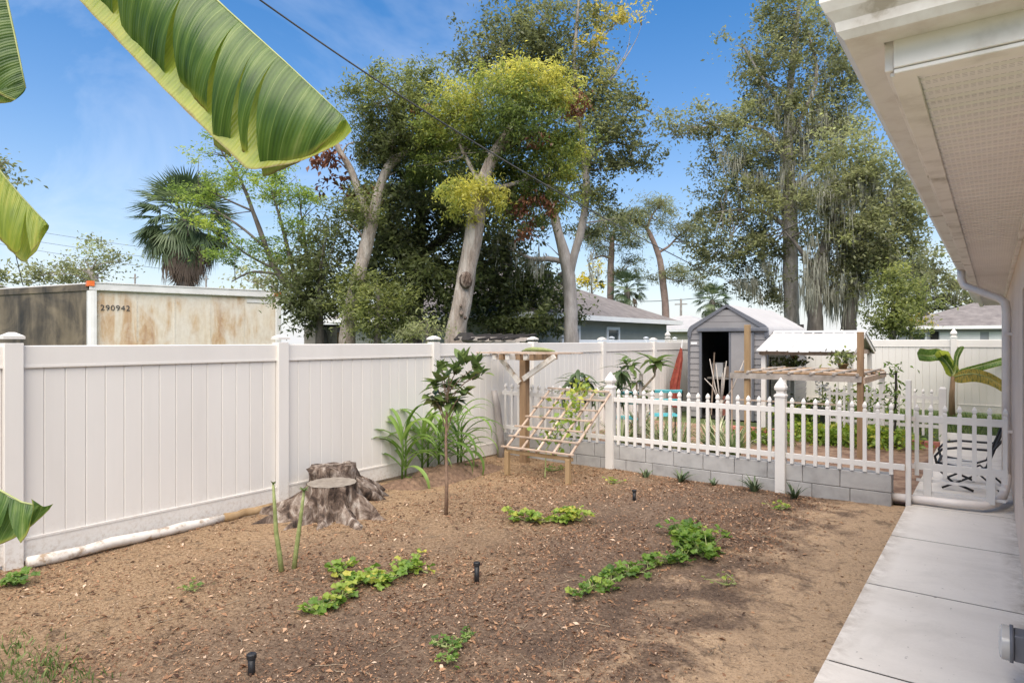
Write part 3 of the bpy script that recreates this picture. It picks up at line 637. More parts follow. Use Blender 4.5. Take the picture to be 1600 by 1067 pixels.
for x0, x1 in ((-1.90, -0.056), (0.056, 2.194), (2.306, 3.50)):
    for z in (0.435, 0.965):
        MB().box(((x0 + x1) / 2, 0, z), (x1 - x0, 0.034, 0.062)).build('rail', M['picket_white'], pk, bevel=0.003)
    n = int(round((x1 - x0 + 0.112) / 0.125))
    for k in range(n):
        x = x0 - 0.056 + 0.125 * (k + 1)
        if x < x1 - 0.03: inst('picket', pkm, pk, (x, 0.0, 0))
# second picket fence further back
p2 = thing('picket_fence', 'short white picket fence behind the red edging near the far banana plant', 'fence', (-0.70, 13.35, 0))
MB().box((0, 0, 0.45), (0.112, 0.112, 1.0)).build('post', M['picket_white'], p2, bevel=0.003)
MB().box((0, 0, 0.96), (0.10, 0.10, 0.03), taper=0.7).build('cap', M['picket_white'], p2)
pkm2 = picket_mesh(0.12, 0.93).build('tmp', M['picket_white']).data; bpy.data.objects.remove(bpy.data.objects['tmp'])
for z in (0.28, 0.78): MB().box((-0.95, 0, z), (1.78, 0.03, 0.055)).build('rail', M['picket_white'], p2)
for k in range(14): inst('picket', pkm2, p2, (-0.16 - 0.125 * k, 0, 0))
# gate
gt_ = thing('picket_gate', 'white picket garden gate closed across the concrete walkway', 'gate', (-0.72, 8.1, 0))
MB().box((0, -0.13, 0.68), (0.05, 0.05, 1.36)).build('gate_post', M['picket_white'], gt_, bevel=0.004)
pkg = picket_mesh(0.34, 1.10).build('tmp', M['picket_white']).data; bpy.data.objects.remove(bpy.data.objects['tmp'])
MB().box((0.44, 0, 0.945), (0.80, 0.034, 0.075)).build('rail', M['picket_white'], gt_, bevel=0.003)
MB().box((0.44, 0, 0.44), (0.80, 0.034, 0.075)).build('rail', M['picket_white'], gt_, bevel=0.003)
MB().box((0.44, 0.01, 0.29), (0.76, 0.022, 0.028)).build('lower_rail', M['picket_white'], gt_)
MB().box((0.44, 0.01, 0.165), (0.76, 0.022, 0.028)).build('lower_rail', M['picket_white'], gt_)
for k in range(7): inst('picket', pkg, gt_, (0.065 + 0.125 * k, 0, 0))
for x in (0.16, 0.70): MB().box((x, -0.012, 0.27), (0.075, 0.018, 0.30)).build('batten', M['picket_white'], gt_, bevel=0.003)
MB().box((0.035, -0.05, 0.44), (0.03, 0.02, 0.05)).build('hinge', M['downspout'], gt_)
MB().box((0.035, -0.05, 0.945), (0.03, 0.02, 0.05)).build('hinge', M['downspout'], gt_)

# ------------------------------------------------------------------ pergola post and sloping trellis
pg = thing('pergola_post', 'brown timber post with cross slats and two white braces forming a T by the fence', 'pergola', (-5.50, 7.62, 0))
MB().box((0, 0, 0.76), (0.11, 0.11, 1.55)).build('post', M['wood_post'], pg, bevel=0.004)
for y in (-0.30, 0.0, 0.30):
    MB().box((0.02 + 0.05 * y, y, 1.60), (1.55, 0.035, 0.02)).build('slat', M['wood_new'], pg, bevel=0.002)
for i, x in enumerate((-0.34, -0.20, -0.10, 0.10, 0.22, 0.34)):
    MB().box((x, 0, 1.545), (0.075, 0.62 if i % 2 else 0.58, 0.085)).build('joist', M['wood_post' if i % 2 else 'wood_white'], pg, bevel=0.003)
MB().bar((-0.42, -0.075, 1.55), (-0.03, -0.075, 1.16), 0.035, 0.075).build('brace', M['wood_white'], pg, bevel=0.003)
MB().bar((0.58, -0.075, 1.56), (0.03, -0.075, 1.22), 0.035, 0.075).build('brace', M['wood_white'], pg, bevel=0.003)
gd = MB(); P = [(0.02, -0.1, 1.625), (0.10, -0.1, 1.645), (0.22, -0.1, 1.655), (0.36, -0.1, 1.65), (0.50, -0.1, 1.64), (0.60, -0.1, 1.63)]
o = MB().tube([Vector(p) + Vector((-5.50, 7.62, 0.0)) for p in P], [0.006, 0.024, 0.034, 0.033, 0.022, 0.006], 10).build('gourd', M['stem_green'], smooth=True)
tag(o, 'long green gourd resting on the pergola slats', 'gourd')
tr = thing('trellis', 'sloping wooden lattice trellis on short front legs leaning against the picket fence', 'trellis', (-4.7, 6.77, 0))
A0, A1 = Vector((0, 0, 0.37)), Vector((0, 1.06, 1.08))
for k in range(5):
    x = -0.50 + 0.25 * k
    MB().bar((x, A0.y, A0.z - 0.03), (x, A1.y, A1.z - 0.03), 0.032, 0.022).build('stringer', M['wood_new'], tr, bevel=0.002)
for k in range(7):
    p = A0.lerp(A1, k / 6); sx = random.uniform(-0.04, 0.04); w2 = 1.12 - 0.02 * k
    dy = random.uniform(-0.006, 0.006)
    MB().box((sx - 0.03, p.y, p.z + dy), (w2, 0.046, 0.02), Matrix.Rotation(random.uniform(-0.012, 0.012), 3, 'Y')).build('rung', M['wood_new'], tr, bevel=0.002)
MB().box((0, 0.03, 0.305), (1.06, 0.035, 0.045)).build('front_rail', M['wood_treated'], tr, bevel=0.003)
for x in (-0.47, 0.48): MB().box((x, 0.0, 0.14), (0.06, 0.06, 0.34)).build('leg', M['wood_treated'], tr, bevel=0.004)
lp = MB().tube([(-6.0, 7.72, -0.03), (-6.03, 7.7, 0.4), (-6.07, 7.68, 0.8), (-6.10, 7.66, 1.02)], [0.07, 0.06, 0.055, 0.04], 9, jit=0.3).build('leaning_log', M['bark_grey'], smooth=True)
tag(lp, 'dark mossy log leaning upright on the white fence behind the T post', 'log')

# ------------------------------------------------------------------ generic plant pieces
def leaf_obj_mesh(name, L, wd, mt, n=6, fold=0.25, droop=0.35, shape=0.9):
    V = []; F = []
    for i in range(n + 1):
        t = i / n; x = L * t; w_ = wd / 2 * max(0.02, math.sin(math.pi * min(1, t ** shape * 0.96 + 0.04))); z = -droop * L * t * t
        V += [(x, -w_, z + w_ * fold), (x, 0, z), (x, w_, z + w_ * fold)]
    for i in range(n):
        a = 3 * i; F += [(a, a + 1, a + 4, a + 3), (a + 1, a + 2, a + 5, a + 4)]
    me = bpy.data.meshes.new(name); me.from_pydata(V, [], F); me.polygons.foreach_set('use_smooth', [True] * len(F)); me.materials.append(mt); return me
def leaf_cloud(name, P, size, mt, parent, rnd, aspect=0.45, up=0.35, fold=0.25, kind=None, dirs=None):
    n = len(P)
    nr = rng.normal(size=(n, 3)); nr[:, 2] = np.abs(nr[:, 2]) + up; nr /= np.linalg.norm(nr, axis=1)[:, None]
    d = rng.normal(size=(n, 3)) if dirs is None else dirs + rng.normal(size=(n, 3)) * 0.45
    d -= nr * (d * nr).sum(1)[:, None]; d /= np.linalg.norm(d, axis=1)[:, None] + 1e-9
    s = np.cross(nr, d); L = size[:, None]
    V = np.empty((n, 4, 3)); V[:, 0] = P; V[:, 2] = P + d * L - nr * L * 0.15
    V[:, 1] = P + d * L * 0.5 + s * L * aspect / 2 + nr * L * fold * 0.3; V[:, 3] = P + d * L * 0.5 - s * L * aspect / 2 + nr * L * fold * 0.3
    F = np.arange(n * 4).reshape(n, 4)
    o = npmesh(name, V.reshape(-1, 3), F, mt, parent, np.clip(rnd, 0, 1))
    if kind: o['kind'] = kind
    return o
def crown_points(blobs, dens, clump, lpc, base=Vector((0, 0, 0)), flat=0.7, shell=0.45, per=6, gap=-0.42):
    """blobs (px,py,depth,rx px,ry px,tone[,weight]) -> leaf points, rnd"""
    Ps = []; Rs = []
    for bl in blobs:
        px, py, z, rx, ry, tone = bl[:6]; wt = bl[6] if len(bl) > 6 else 1.0
        c = np.array(W(px, py, z)); r = np.array((rx * z / 1000, rx * z / 1000, ry * z / 1000))
        nc = max(4, int(dens * wt * (r[0] * r[0] * r[2]) ** 0.667 / clump ** 2))
        ns = max(5, int(nc / per))
        v = rng.normal(size=(ns, 3)); v /= np.linalg.norm(v, axis=1)[:, None]
        rad = (shell + (1 - shell) * rng.random(ns) ** 0.5) * (1 + 0.22 * rng.normal(size=ns))
        sc_ = c + v * r * rad[:, None]; sr = min(r) * (0.22 + 0.30 * rng.random(ns)) + 0.10
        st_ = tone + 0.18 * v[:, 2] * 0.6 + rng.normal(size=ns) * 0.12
        k_ = rng.integers(0, ns, nc)
        cc = sc_[k_] + rng.normal(size=(nc, 3)) * sr[k_][:, None] * np.array((1, 1, 0.62)) * 0.62
        ct = st_[k_] + rng.normal(size=nc) * 0.08
        cs = clump * (0.55 + 0.9 * rng.random(nc))
        pts = cc[:, None, :] + rng.normal(size=(nc, lpc, 3)) * np.array((1, 1, flat)) * 0.55 * cs[:, None, None]
        Ps.append(pts.reshape(-1, 3)); Rs.append((ct[:, None] + rng.normal(size=(nc, lpc)) * 0.10).ravel())
    P = np.concatenate(Ps); Rr = np.concatenate(Rs)
    mr_ = np.mean([b[3] * b[2] / 1000 for b in blobs])
    def wav(Q, wl, k):                                   # cheap smooth vector noise: a few sines in random directions
        f = np.zeros(len(Q))
        for _ in range(k):
            d = rng.normal(size=3); d /= np.linalg.norm(d); f += np.sin(Q @ d * (2 * math.pi / wl) * rng.uniform(.7, 1.5) + rng.uniform(0, 6.28))
        return f / math.sqrt(k)
    off = np.stack([wav(P, mr_ * 1.5, 5), wav(P, mr_ * 1.5, 5), wav(P, mr_ * 1.5, 5) * 0.8], 1) * mr_ * 0.17 + np.stack([wav(P, mr_ * 0.5, 5) for _ in range(3)], 1) * mr_ * 0.05
    keep = (wav(P, mr_ * 0.62, 7) + 0.25 * rng.normal(size=len(P))) > gap
    P = (P + off)[keep]; Rr = Rr[keep]
    return P - np.array(base), Rr
def pathpts(path, base, sub=4, wob=0.05):
    """photo path [(px,py,z,r)] -> smooth world points"""
    P = [W(*p[:3]) for p in path]; rr = [p[3] for p in path]; out = []; ro = []
    for i in range(len(P) - 1):
        p0, p1, p2, p3 = P[max(i - 1, 0)], P[i], P[i + 1], P[min(i + 2, len(P) - 1)]
        for k in range(sub):
            t = k / sub
            q = 0.5 * ((2 * p1) + (p2 - p0) * t + (2 * p0 - 5 * p1 + 4 * p2 - p3) * t * t + (3 * p1 - p0 - 3 * p2 + p3) * t ** 3)
            out.append(q - base); ro.append(rr[i] * (1 - t) + rr[i + 1] * t)
    out.append(P[-1] - base); ro.append(rr[-1])
    return out, ro
def twigs(mb, blobs, base, src, n, r0):
    """thin limbs from points of the wood to the foliage"""
    for _ in range(n):
        bl = random.choice(blobs); c = W(bl[0] + random.uniform(-.8, .8) * bl[3], bl[1] + random.uniform(-.8, .8) * bl[4], bl[2] + random.uniform(-.5, .5) * bl[3] * bl[2] / 1000) - base
        s = min(src, key=lambda q: (q - c).length + random.uniform(0, 1.5) + max(0, q.z - c.z) * 0.8)
        mid = s.lerp(c, 0.5) + Vector((random.uniform(-.2, .2), random.uniform(-.2, .2), random.uniform(-.1, .3))) * (c - s).length * 0.5
        mb.tube([s, s.lerp(mid, 0.6), mid, c], [r0, r0 * 0.75, r0 * 0.55, r0 * 0.2], 5, jit=0)
def tree(name, label, cat, paths, blobs, bark, leaf, dens, clump, lpc, ls, aspect=0.45, flat=0.7, group=None, ntw=14, rtw=0.035, up=0.35, extra=None, shell=0.5, sides=10, droop=0.0, gap=-0.58):
    b0 = W(*paths[0][0][:3]); base = Vector((b0.x, b0.y, 0))
    root = thing(name, label, cat, base, group)
    mb = MB(); src = []
    for i, p in enumerate(paths):
        pts, rr = pathpts(p, base)
        if i == 0: pts = [Vector((pts[0].x, pts[0].y, -0.1))] + pts; rr = [rr[0] * 1.15] + rr
        mb.tube(pts, rr, sides if i == 0 else max(6, sides - 3), jit=0.25); src += pts[len(pts) // 3:] if i == 0 else pts
    if ntw: twigs(mb, blobs, base, src, ntw, rtw)
    mb.build('trunk', bark, root, smooth=True)
    P, rn = crown_points(blobs, dens, clump, lpc, base, flat, shell, gap=gap)
    dirs = None
    if droop: dirs = np.tile(np.array((0, 0, -droop)), (len(P), 1))
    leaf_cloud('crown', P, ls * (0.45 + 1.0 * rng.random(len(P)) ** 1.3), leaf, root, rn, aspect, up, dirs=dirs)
    return root, base
def moss_strands(root, base, spots, n, mt=None):
    """grey hanging moss: many thin tapering strands"""
    V = []; F = []; Rn = []
    for (px, py, z, rx, ry, ln) in spots:
        ctr = [(px + random.gauss(0, rx * 0.6), py + random.gauss(0, ry * 0.8), z + random.gauss(0, rx * z / 2000), random.uniform(.35, 1.0)) for _q in range(30)]
        for _ in range(n):
            cxp, cyp, czp, cl = random.choice(ctr)
            p = np.array(W(cxp + random.gauss(0, rx * 0.13), cyp + random.gauss(0, ry * 0.25), czp + random.gauss(0, 0.15))) - np.array(base); L0 = cl
            L = ln * L0 * random.uniform(0.12, 0.85); wd = random.uniform(0.008, 0.026); a = random.uniform(0, math.pi)
            s = np.array((math.cos(a), math.sin(a), 0)) * wd; k = len(V); sw = np.array((random.uniform(-.08, .08), random.uniform(-.08, .08), 0))
            for t, f in ((0, 0.5), (0.3, 1.0), (0.7, 0.7), (1.0, 0.08)):
                q = p + sw * t * L + np.array((0, 0, -L * t)) + rng.normal(size=3) * 0.012
                V += [q - s * f, q + s * f]
            for i in range(3): F.append((k + 2 * i, k + 2 * i + 1, k + 2 * i + 3, k + 2 * i + 2)); Rn.append(random.random())
    o = npmesh('hanging_moss', np.array(V), np.array(F), M['moss'], root, np.array(Rn)); o['kind'] = 'stuff'
    return o

# ------------------------------------------------------------------ trees behind the fence
z = 14.0
tree('yellowing_tree', 'tree with thick pale trunk and yellow green feathery crown close behind the fence', 'tree',
     [[(712, 528, z, 0.232), (722, 470, z, 0.211), (731, 420, z, 0.197), (742, 352, z, 0.190), (750, 300, z, 0.155), (768, 250, z, 0.134), (797, 203, z, 0.106), (815, 150, z, 0.056)],
      [(746, 330, z, 0.113), (760, 300, z - .2, 0.084), (752, 270, z - .3, 0.042)], [(775, 240, z, 0.070), (820, 215, z + .3, 0.049), (865, 190, z + .5, 0.028)], [(752, 290, z, 0.063), (720, 230, z + .4, 0.042), (705, 180, z + .5, 0.021)], [(755, 300, z, 0.070), (810, 285, z + .4, 0.049), (860, 265, z + .6, 0.021)]],
     [(720, 165, 14.3, 38, 40, .72), (690, 215, 14.6, 30, 45, .5), (740, 218, 14.8, 40, 45, .42), (832, 120, 14, 42, 28, .95), (795, 152, 13.9, 38, 34, .55), (866, 152, 14.3, 28, 40, .75), (805, 196, 13.8, 55, 36, .2), (872, 208, 14.5, 33, 40, .52),  # low-tone blob at the core: crown shade put into greener leaf colour
      (850, 255, 14.6, 45, 36, .48), (886, 300, 14.7, 20, 36, .75), (835, 310, 14.9, 30, 34, .38), (735, 306, 13.6, 46, 24, .86), (782, 268, 14.9, 40, 34, .28), (660, 255, 14.9, 28, 28, .28), (896, 230, 14.7, 12, 36, .75), (770, 130, 14.4, 20, 22, .7)],
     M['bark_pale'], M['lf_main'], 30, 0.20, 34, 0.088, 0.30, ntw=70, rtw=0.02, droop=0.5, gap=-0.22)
# decayed hollow in the trunk belongs to the tree
yt = bpy.data.objects['yellowing_tree']; bq = Vector(yt.location)
P, rn = crown_points([(820, 335, 14.4, 14, 28, .5), (892, 165, 14.1, 15, 22, .7), (850, 320, 14.3, 12, 20, .5), (835, 215, 13.6, 12, 14, .4, .6)], 9, 0.16, 16, bq)
leaf_cloud('dead_leaves', P, 0.11 * (0.7 + 0.6 * rng.random(len(P))), M['lf_brown'], yt, rn, 0.4, dirs=np.tile(np.array((0, 0, -1.0)), (len(P), 1)))
for px, py, r in ((725, 438, 0.15), (718, 490, 0.045), (724, 497, 0.035), (717, 478, 0.03)):
    q = W(px + 3, py, z - 0.27) - bq
    mbk = MB(); mbk.lathe([(r * 0.2, 0.0), (r * 0.8, 0.02), (r, 0.05), (r * 0.6, 0.09), (r * 0.1, 0.1)], (0, 0, -0.05), 9)
    mm = Vector((SY, -CY, 0)).to_track_quat('Z', 'Y').to_matrix(); mbk.v = [tuple(mm @ Vector((v[0], v[1] * 1.3, v[2])) + q) for v in mbk.v]
    mbk.build('knot', M['stump_bark'], yt, smooth=True)

z = 15.0
rt, bs = tree('pruned_tree', 'tree with leaning pale trunk forking in two left of the yellow green one', 'tree',
     [[(543, 528, z, 0.184), (552, 470, z, 0.170), (566, 410, z, 0.156), (580, 350, z, 0.150), (592, 300, z, 0.116), (606, 262, z, 0.102), (632, 240, z, 0.088), (665, 222, z, 0.068), (700, 190, z, 0.034)],
      [(580, 352, z, 0.116), (562, 305, z, 0.088), (548, 265, z, 0.082), (530, 235, z, 0.068), (522, 212, z, 0.041)], [(610, 260, z, 0.041), (612, 200, z, 0.034), (600, 140, z, 0.014)], [(635, 238, z, 0.034), (655, 170, z + .3, 0.027), (650, 120, z + .4, 0.010)],
      [(535, 240, z, 0.024), (545, 225, z, 0.017), (570, 222, z, 0.010)], [(527, 222, z, 0.020), (505, 240, z, 0.017), (490, 262, z, 0.008)], [(524, 215, z, 0.017), (520, 195, z, 0.014), (535, 180, z, 0.005)], [(522, 214, z, 0.014), (510, 200, z, 0.008), (512, 180, z, 0.004)],
      [(560, 140, z, 0.005), (575, 150, z, 0.010), (600, 175, z, 0.014)], [(552, 165, z, 0.004), (580, 195, z, 0.010), (608, 230, z, 0.014)], [(570, 245, z, 0.008), (600, 240, z, 0.014), (612, 250, z, 0.020)]],
     [(605, 150, 15, 55, 32, .50, .75), (645, 195, 15.2, 50, 45, .32), (595, 205, 15, 38, 40, .28), (655, 135, 15.3, 40, 25, .55, .8), (575, 180, 15, 18, 32, .36, .6), (610, 245, 15.3, 45, 26, .18), (572, 318, 14.9, 26, 34, .45, .9), (590, 250, 15.5, 25, 25, .15), (540, 330, 15, 16, 20, .4, .5)],
     M['bark_pale'], M['lf_green'], 26, 0.20, 28, 0.085, 0.36, ntw=26)
P, rn = crown_points([(517, 262, 15, 20, 36, .4), (560, 300, 15.1, 10, 25, .5), (650, 180, 14.9, 22, 30, .5, .3)], 7, 0.2, 12, bs)
leaf_cloud('dead_leaves', P, 0.16 * (0.7 + 0.6 * rng.random(len(P))), M['lf_brown'], rt, rn, 0.5, dirs=np.tile(np.array((0, 0, -1.0)), (len(P), 1)))

z = 17.5
tree('dark_evergreen', 'broad dark evergreen tree filling the gap between the two pale trunks', 'tree',
     [[(645, 528, z, .25), (650, 450, z, .22), (655, 380, z, .18), (660, 300, z, .10)], [(652, 430, z, .12), (600, 380, z, .08), (570, 350, z, .04)], [(655, 400, z, .12), (720, 350, z, .08), (760, 320, z, .04)]],
     [(660, 320, 17.5, 85, 60, .22), (605, 400, 17.3, 60, 60, .25), (740, 370, 17.5, 75, 70, .25), (660, 430, 17, 75, 55, .45), (690, 262, 17.6, 70, 38, .25), (640, 490, 17.3, 50, 28, .35), (590, 330, 17.6, 40, 50, .2)],
     M['bark_dark'], M['lf_dark'], 20, 0.34, 28, 0.15, 0.42, ntw=24, gap=-0.7)
z = 18.5
tree('shade_tree', 'rounded dark tree right behind the thick pale trunk above the lumber', 'tree',
     [[(785, 528, z, .2), (790, 460, z, .16), (795, 400, z, .10)]],
     [(790, 450, 18.5, 55, 50, .35), (840, 470, 18.2, 50, 42, .42), (770, 390, 18.7, 40, 50, .3), (870, 490, 18, 32, 32, .5, .7), (740, 480, 18.4, 35, 35, .25), (820, 500, 17.8, 60, 22, .3), (800, 340, 18.6, 28, 48, .32)],
     M['bark_dark'], M['lf_dark'], 18, 0.32, 26, 0.15, 0.42, ntw=10)
z = 17.2
rt, bs = tree('tall_oak', 'tall thin oak with a forked grey trunk and sparse top rising above the other trees', 'tree',
     [[(893, 528, z, 0.197), (891, 470, z, 0.189), (889, 440, z, 0.180), (883, 405, z, 0.172), (872, 362, z, 0.131), (862, 320, z, 0.107), (855, 260, z, 0.074)],
      [(890, 430, z, 0.123), (898, 395, z, 0.115), (908, 360, z, 0.107), (916, 310, z, 0.098), (914, 250, z, 0.090), (905, 190, z, 0.074), (897, 110, z, 0.057), (902, 30, z, 0.041), (908, -50, z, .02)],
      [(884, 410, z, 0.082), (860, 405, z, 0.074), (830, 404, z, 0.057), (800, 390, z, 0.025)], [(912, 265, z, 0.057), (930, 240, z, 0.041), (955, 222, z, 0.033), (995, 232, z, 0.012)], [(897, 115, z, 0.033), (930, 70, z, 0.025), (970, 30, z, 0.010)],
      [(905, 180, z, 0.033), (950, 130, z, 0.021), (990, 70, z, 0.010), (1002, 40, z, 0.004)], [(930, 150, z, 0.016), (975, 90, z, 0.010), (985, 50, z, 0.004)], [(955, 125, z, 0.010), (985, 80, z, 0.005)], [(870, 150, z, 0.025), (820, 110, z, 0.025), (790, 60, z, 0.010)], [(860, 150, z, 0.025), (852, 90, z, 0.016), (850, 30, z, 0.007)], [(990, 235, z, 0.008), (1010, 195, z, 0.005), (1030, 165, z, 0.002)]],
     [(760, 75, 17.5, 38, 32, .28, .8), (800, 50, 17.5, 40, 34, .30, .8), (850, 50, 17.3, 44, 44, .34, .8), (870, 100, 17.6, 40, 40, .28), (895, 20, 17.2, 40, 30, .45, .6), (930, 190, 17.2, 44, 40, .45), (970, 190, 17, 40, 32, .3, .8), (985, 245, 17, 40, 24, .25, .9), (930, 250, 17.4, 34, 36, .3, .8), (925, 140, 17.3, 35, 40, .62), (940, 310, 17.2, 32, 38, .3, .7), (955, 350, 17.4, 30, 26, .35, .6), (720, 90, 17.6, 16, 24, .3, .6),
      (955, 22, 17.1, 36, 20, .92, .6), (1000, 18, 17, 10, 8, .92, .5), (925, 80, 17.2, 22, 24, .9, .5), (845, 10, 17.2, 20, 18, .5, .5), (800, 370, 17.4, 18, 40, .3, .5), (840, 355, 17.4, 26, 40, .3, .5), (740, 110, 17.6, 30, 30, .26, .8), (830, 90, 17.6, 60, 30, .25, .8), (900, 120, 17.7, 50, 50, .3, .8), (960, 150, 17.4, 34, 34, .33, .7), (1000, 230, 17, 26, 22, .25, .7), (900, 260, 17.6, 30, 60, .28, .7), (915, 350, 17.4, 22, 40, .32, .6), (790, 30, 17.6, 30, 22, .3, .6)],
     M['bark_grey'], M['lf_olive'], 18, 0.24, 20, 0.11, 0.45, ntw=60, rtw=0.02, gap=-0.42)
moss_strands(rt, bs, [(805, 400, 17.2, 25, 25, 0.9), (845, 405, 17.2, 14, 10, 0.7), (925, 420, 17, 10, 20, .5)], 70)
z = 16.5
tree('feathery_tree', 'slender tree with fine lacy light green foliage in front of the palm', 'tree',
     [[(505, 528, z, .13), (492, 490, z, .12), (478, 465, z, .10), (450, 445, z, .09), (430, 420, z, .08), (415, 385, z, .07), (395, 330, z, .05), (375, 280, z, .035), (345, 235, z, .02), (330, 205, z, .008)],
      [(470, 460, z, .06), (455, 410, z, .05), (440, 350, z, .04), (425, 300, z, .02)], [(430, 420, z, .04), (390, 400, z, .03), (350, 370, z, .02)], [(412, 385, z, .04), (370, 350, z, .03), (320, 320, z, .015)], [(395, 330, z, .03), (350, 310, z, .02), (310, 290, z, .01)], [(490, 480, z, .05), (480, 400, z, .04), (470, 330, z, .02)], [(440, 430, z, .04), (395, 425, z, .03), (362, 440, z, .015)]],
     [(325, 290, 16.5, 38, 16, .62, .9), (300, 318, 16.5, 26, 18, .62, .8), (335, 345, 16.4, 30, 20, .6, .7), (385, 275, 16.6, 40, 22, .6, .7), (415, 300, 16.5, 40, 26, .6, .7), (455, 320, 16.6, 36, 30, .55, .7), (470, 370, 16.7, 40, 30, .5, .8), (430, 400, 16.6, 40, 28, .5, .7), (380, 380, 16.5, 26, 18, .5, .6), (345, 215, 16.5, 18, 8, .55, .6), (330, 240, 16.5, 26, 9, .55, .6), (390, 240, 16.5, 22, 8, .55, .5), (440, 270, 16.6, 40, 16, .5, .5), (355, 395, 16.3, 30, 18, .4, .7), (490, 300, 16.7, 26, 22, .45, .5)],
     M['bark_dark'], M['lf_feather'], 16, 0.24, 30, 0.085, 0.38, flat=0.28, ntw=40, rtw=0.015, up=0.9)
z = 14.6
tree('green_bush', 'bushy green shrub around the foot of the leaning pale trunk', 'shrub',
     [[(590, 528, z, .08), (592, 490, z, .06), (590, 450, z, .03)]],
     [(590, 490, 14.4, 38, 42, .52), (610, 460, 14.6, 30, 36, .48), (560, 470, 14.6, 26, 40, .45), (630, 505, 14.4, 20, 24, .5), (540, 440, 14.6, 24, 26, .6, .7)],
     M['bark_dark'], M['lf_green'], 18, 0.22, 24, 0.10, 0.32, ntw=8, rtw=0.02)
z = 15.6
tree('dark_bush', 'dense dark shrub between the box trailer and the leaning pale trunk', 'shrub',
     [[(500, 528, z, .1), (500, 490, z, .08), (498, 440, z, .04)]],
     [(500, 450, 15.6, 45, 45, .28), (470, 430, 15.8, 34, 44, .38), (520, 400, 15.8, 34, 44, .3), (480, 480, 15.5, 38, 26, .3), (530, 470, 15.4, 30, 30, .3), (500, 360, 16, 25, 30, .35, .6), (530, 340, 16, 22, 30, .4, .5)],
     M['bark_dark'], M['lf_dark'], 18, 0.26, 24, 0.12, 0.40, ntw=8, rtw=0.02)
z = 11.8
tree('sprouting_bush', 'small bright shrub with upright leaves just over the fence left of the thick pale trunk', 'shrub',
     [[(668, 529, z, .04), (668, 515, z, .03), (668, 500, z, .01)]],
     [(650, 520, 11.8, 24, 12, .7, .8), (672, 508, 11.8, 24, 14, .75), (692, 518, 11.8, 16, 14, .7, .8), (630, 522, 11.8, 12, 8, .5, .7)],
     M['bark_dark'], M['lf_oak'], 7, 0.14, 18, 0.10, 0.22, ntw=10, rtw=0.01, up=0.0)
z = 24
tree('back_scrub', 'pale mixed scrub showing under the lacy tree above the trailer end', 'shrub',
     [[(430, 520, z, .12), (430, 480, z, .1), (425, 440, z, .04)]],
     [(420, 430, z, 40, 26, .5), (385, 435, z, 22, 12, .5), (450, 460, z, 26, 40, .6)],
     M['bark_grey'], M['lf_oak'], 11, 0.4, 16, 0.16, 0.45, ntw=8, rtw=0.03)
z = 55
tree('far_oak', 'distant spreading oak beyond the roof of the box trailer', 'tree',
     [[(150, 500, z, .5), (150, 450, z, .4), (140, 420, z, .2)]],
     [(150, 405, z, 32, 20, .42), (175, 415, z, 18, 20, .4), (120, 418, z, 28, 16, .45), (75, 428, z, 26, 12, .42), (50, 433, z, 16, 10, .6), (140, 432, z, 40, 10, .5), (100, 436, z, 50, 8, .5)],
     M['bark_grey'], M['lf_oak'], 14, 1.0, 26, 0.30, 0.5, ntw=14, rtw=0.1)
z = 24
tree('edge_tree', 'broadleaf tree whose leafy twigs reach in at the left edge of the picture', 'tree',
     [[(-60, 520, z, .3), (-62, 400, z, .2), (-50, 300, z, .1), (-20, 270, z, .05), (10, 262, z, .02)]],
     [(-10, 262, z, 32, 22, .55, .8), (18, 282, z, 12, 8, .5), (-60, 300, z, 50, 60, .4), (-40, 420, z, 50, 25, .45), (5, 428, z, 10, 8, .5)],
     M['bark_grey'], M['lf_olive'], 6, 0.35, 18, 0.2, 0.42, ntw=8)

# trees beyond the far fence
z = 28
rt, bs = tree('mossy_oak', 'tall mossy oak with a straight grey trunk behind the shed', 'tree',
     [[(1237, 520, z, .33), (1236, 440, z, .32), (1234, 350, z, .30), (1233, 280, z, .26), (1231, 200, z, .20), (1236, 120, z, .14), (1246, 30, z, .08), (1255, -60, z, .03)],
      [(1232, 260, z, .14), (1200, 210, z, .10), (1150, 195, z, .06), (1090, 200, z, .02)], [(1232, 220, z, .12), (1275, 130, z, .09), (1262, 50, z, .05), (1240, 10, z, .02)], [(1234, 360, z, .12), (1190, 330, z, .09), (1130, 330, z, .04)], [(1233, 300, z, .12), (1290, 250, z, .08), (1330, 200, z, .03)], [(1235, 180, z, .1), (1190, 120, z, .06), (1160, 70, z, .03)]],
     [(1190, 50, z, 46, 52, .48, .9), (1235, 20, z, 44, 44, .5, .9), (1280, 60, z, 44, 50, .5, .9), (1215, 110, z, 55, 36, .45), (1175, 175, z, 50, 24, .5, .9), (1110, 195, z, 56, 24, .42, .8), (1065, 205, z, 22, 16, .42, .7), (1190, 240, z, 60, 40, .5), (1135, 250, z, 36, 22, .45, .8), (1260, 190, z, 55, 55, .42), (1310, 140, z, 44, 60, .46), (1150, 315, z, 52, 36, .42), (1110, 345, z, 32, 26, .38, .7), (1190, 330, z, 44, 40, .4), (1130, 385, z, 48, 26, .36, .8), (1180, 405, z, 48, 32, .3), (1115, 410, z, 26, 18, .36, .7), (1190, 450, z, 30, 28, .26, .8), (1265, 290, z, 50, 50, .4)],
     M['bark_grey'], M['lf_oak'], 15, 0.38, 24, 0.165, 0.45, ntw=70, rtw=0.04, gap=-0.65)
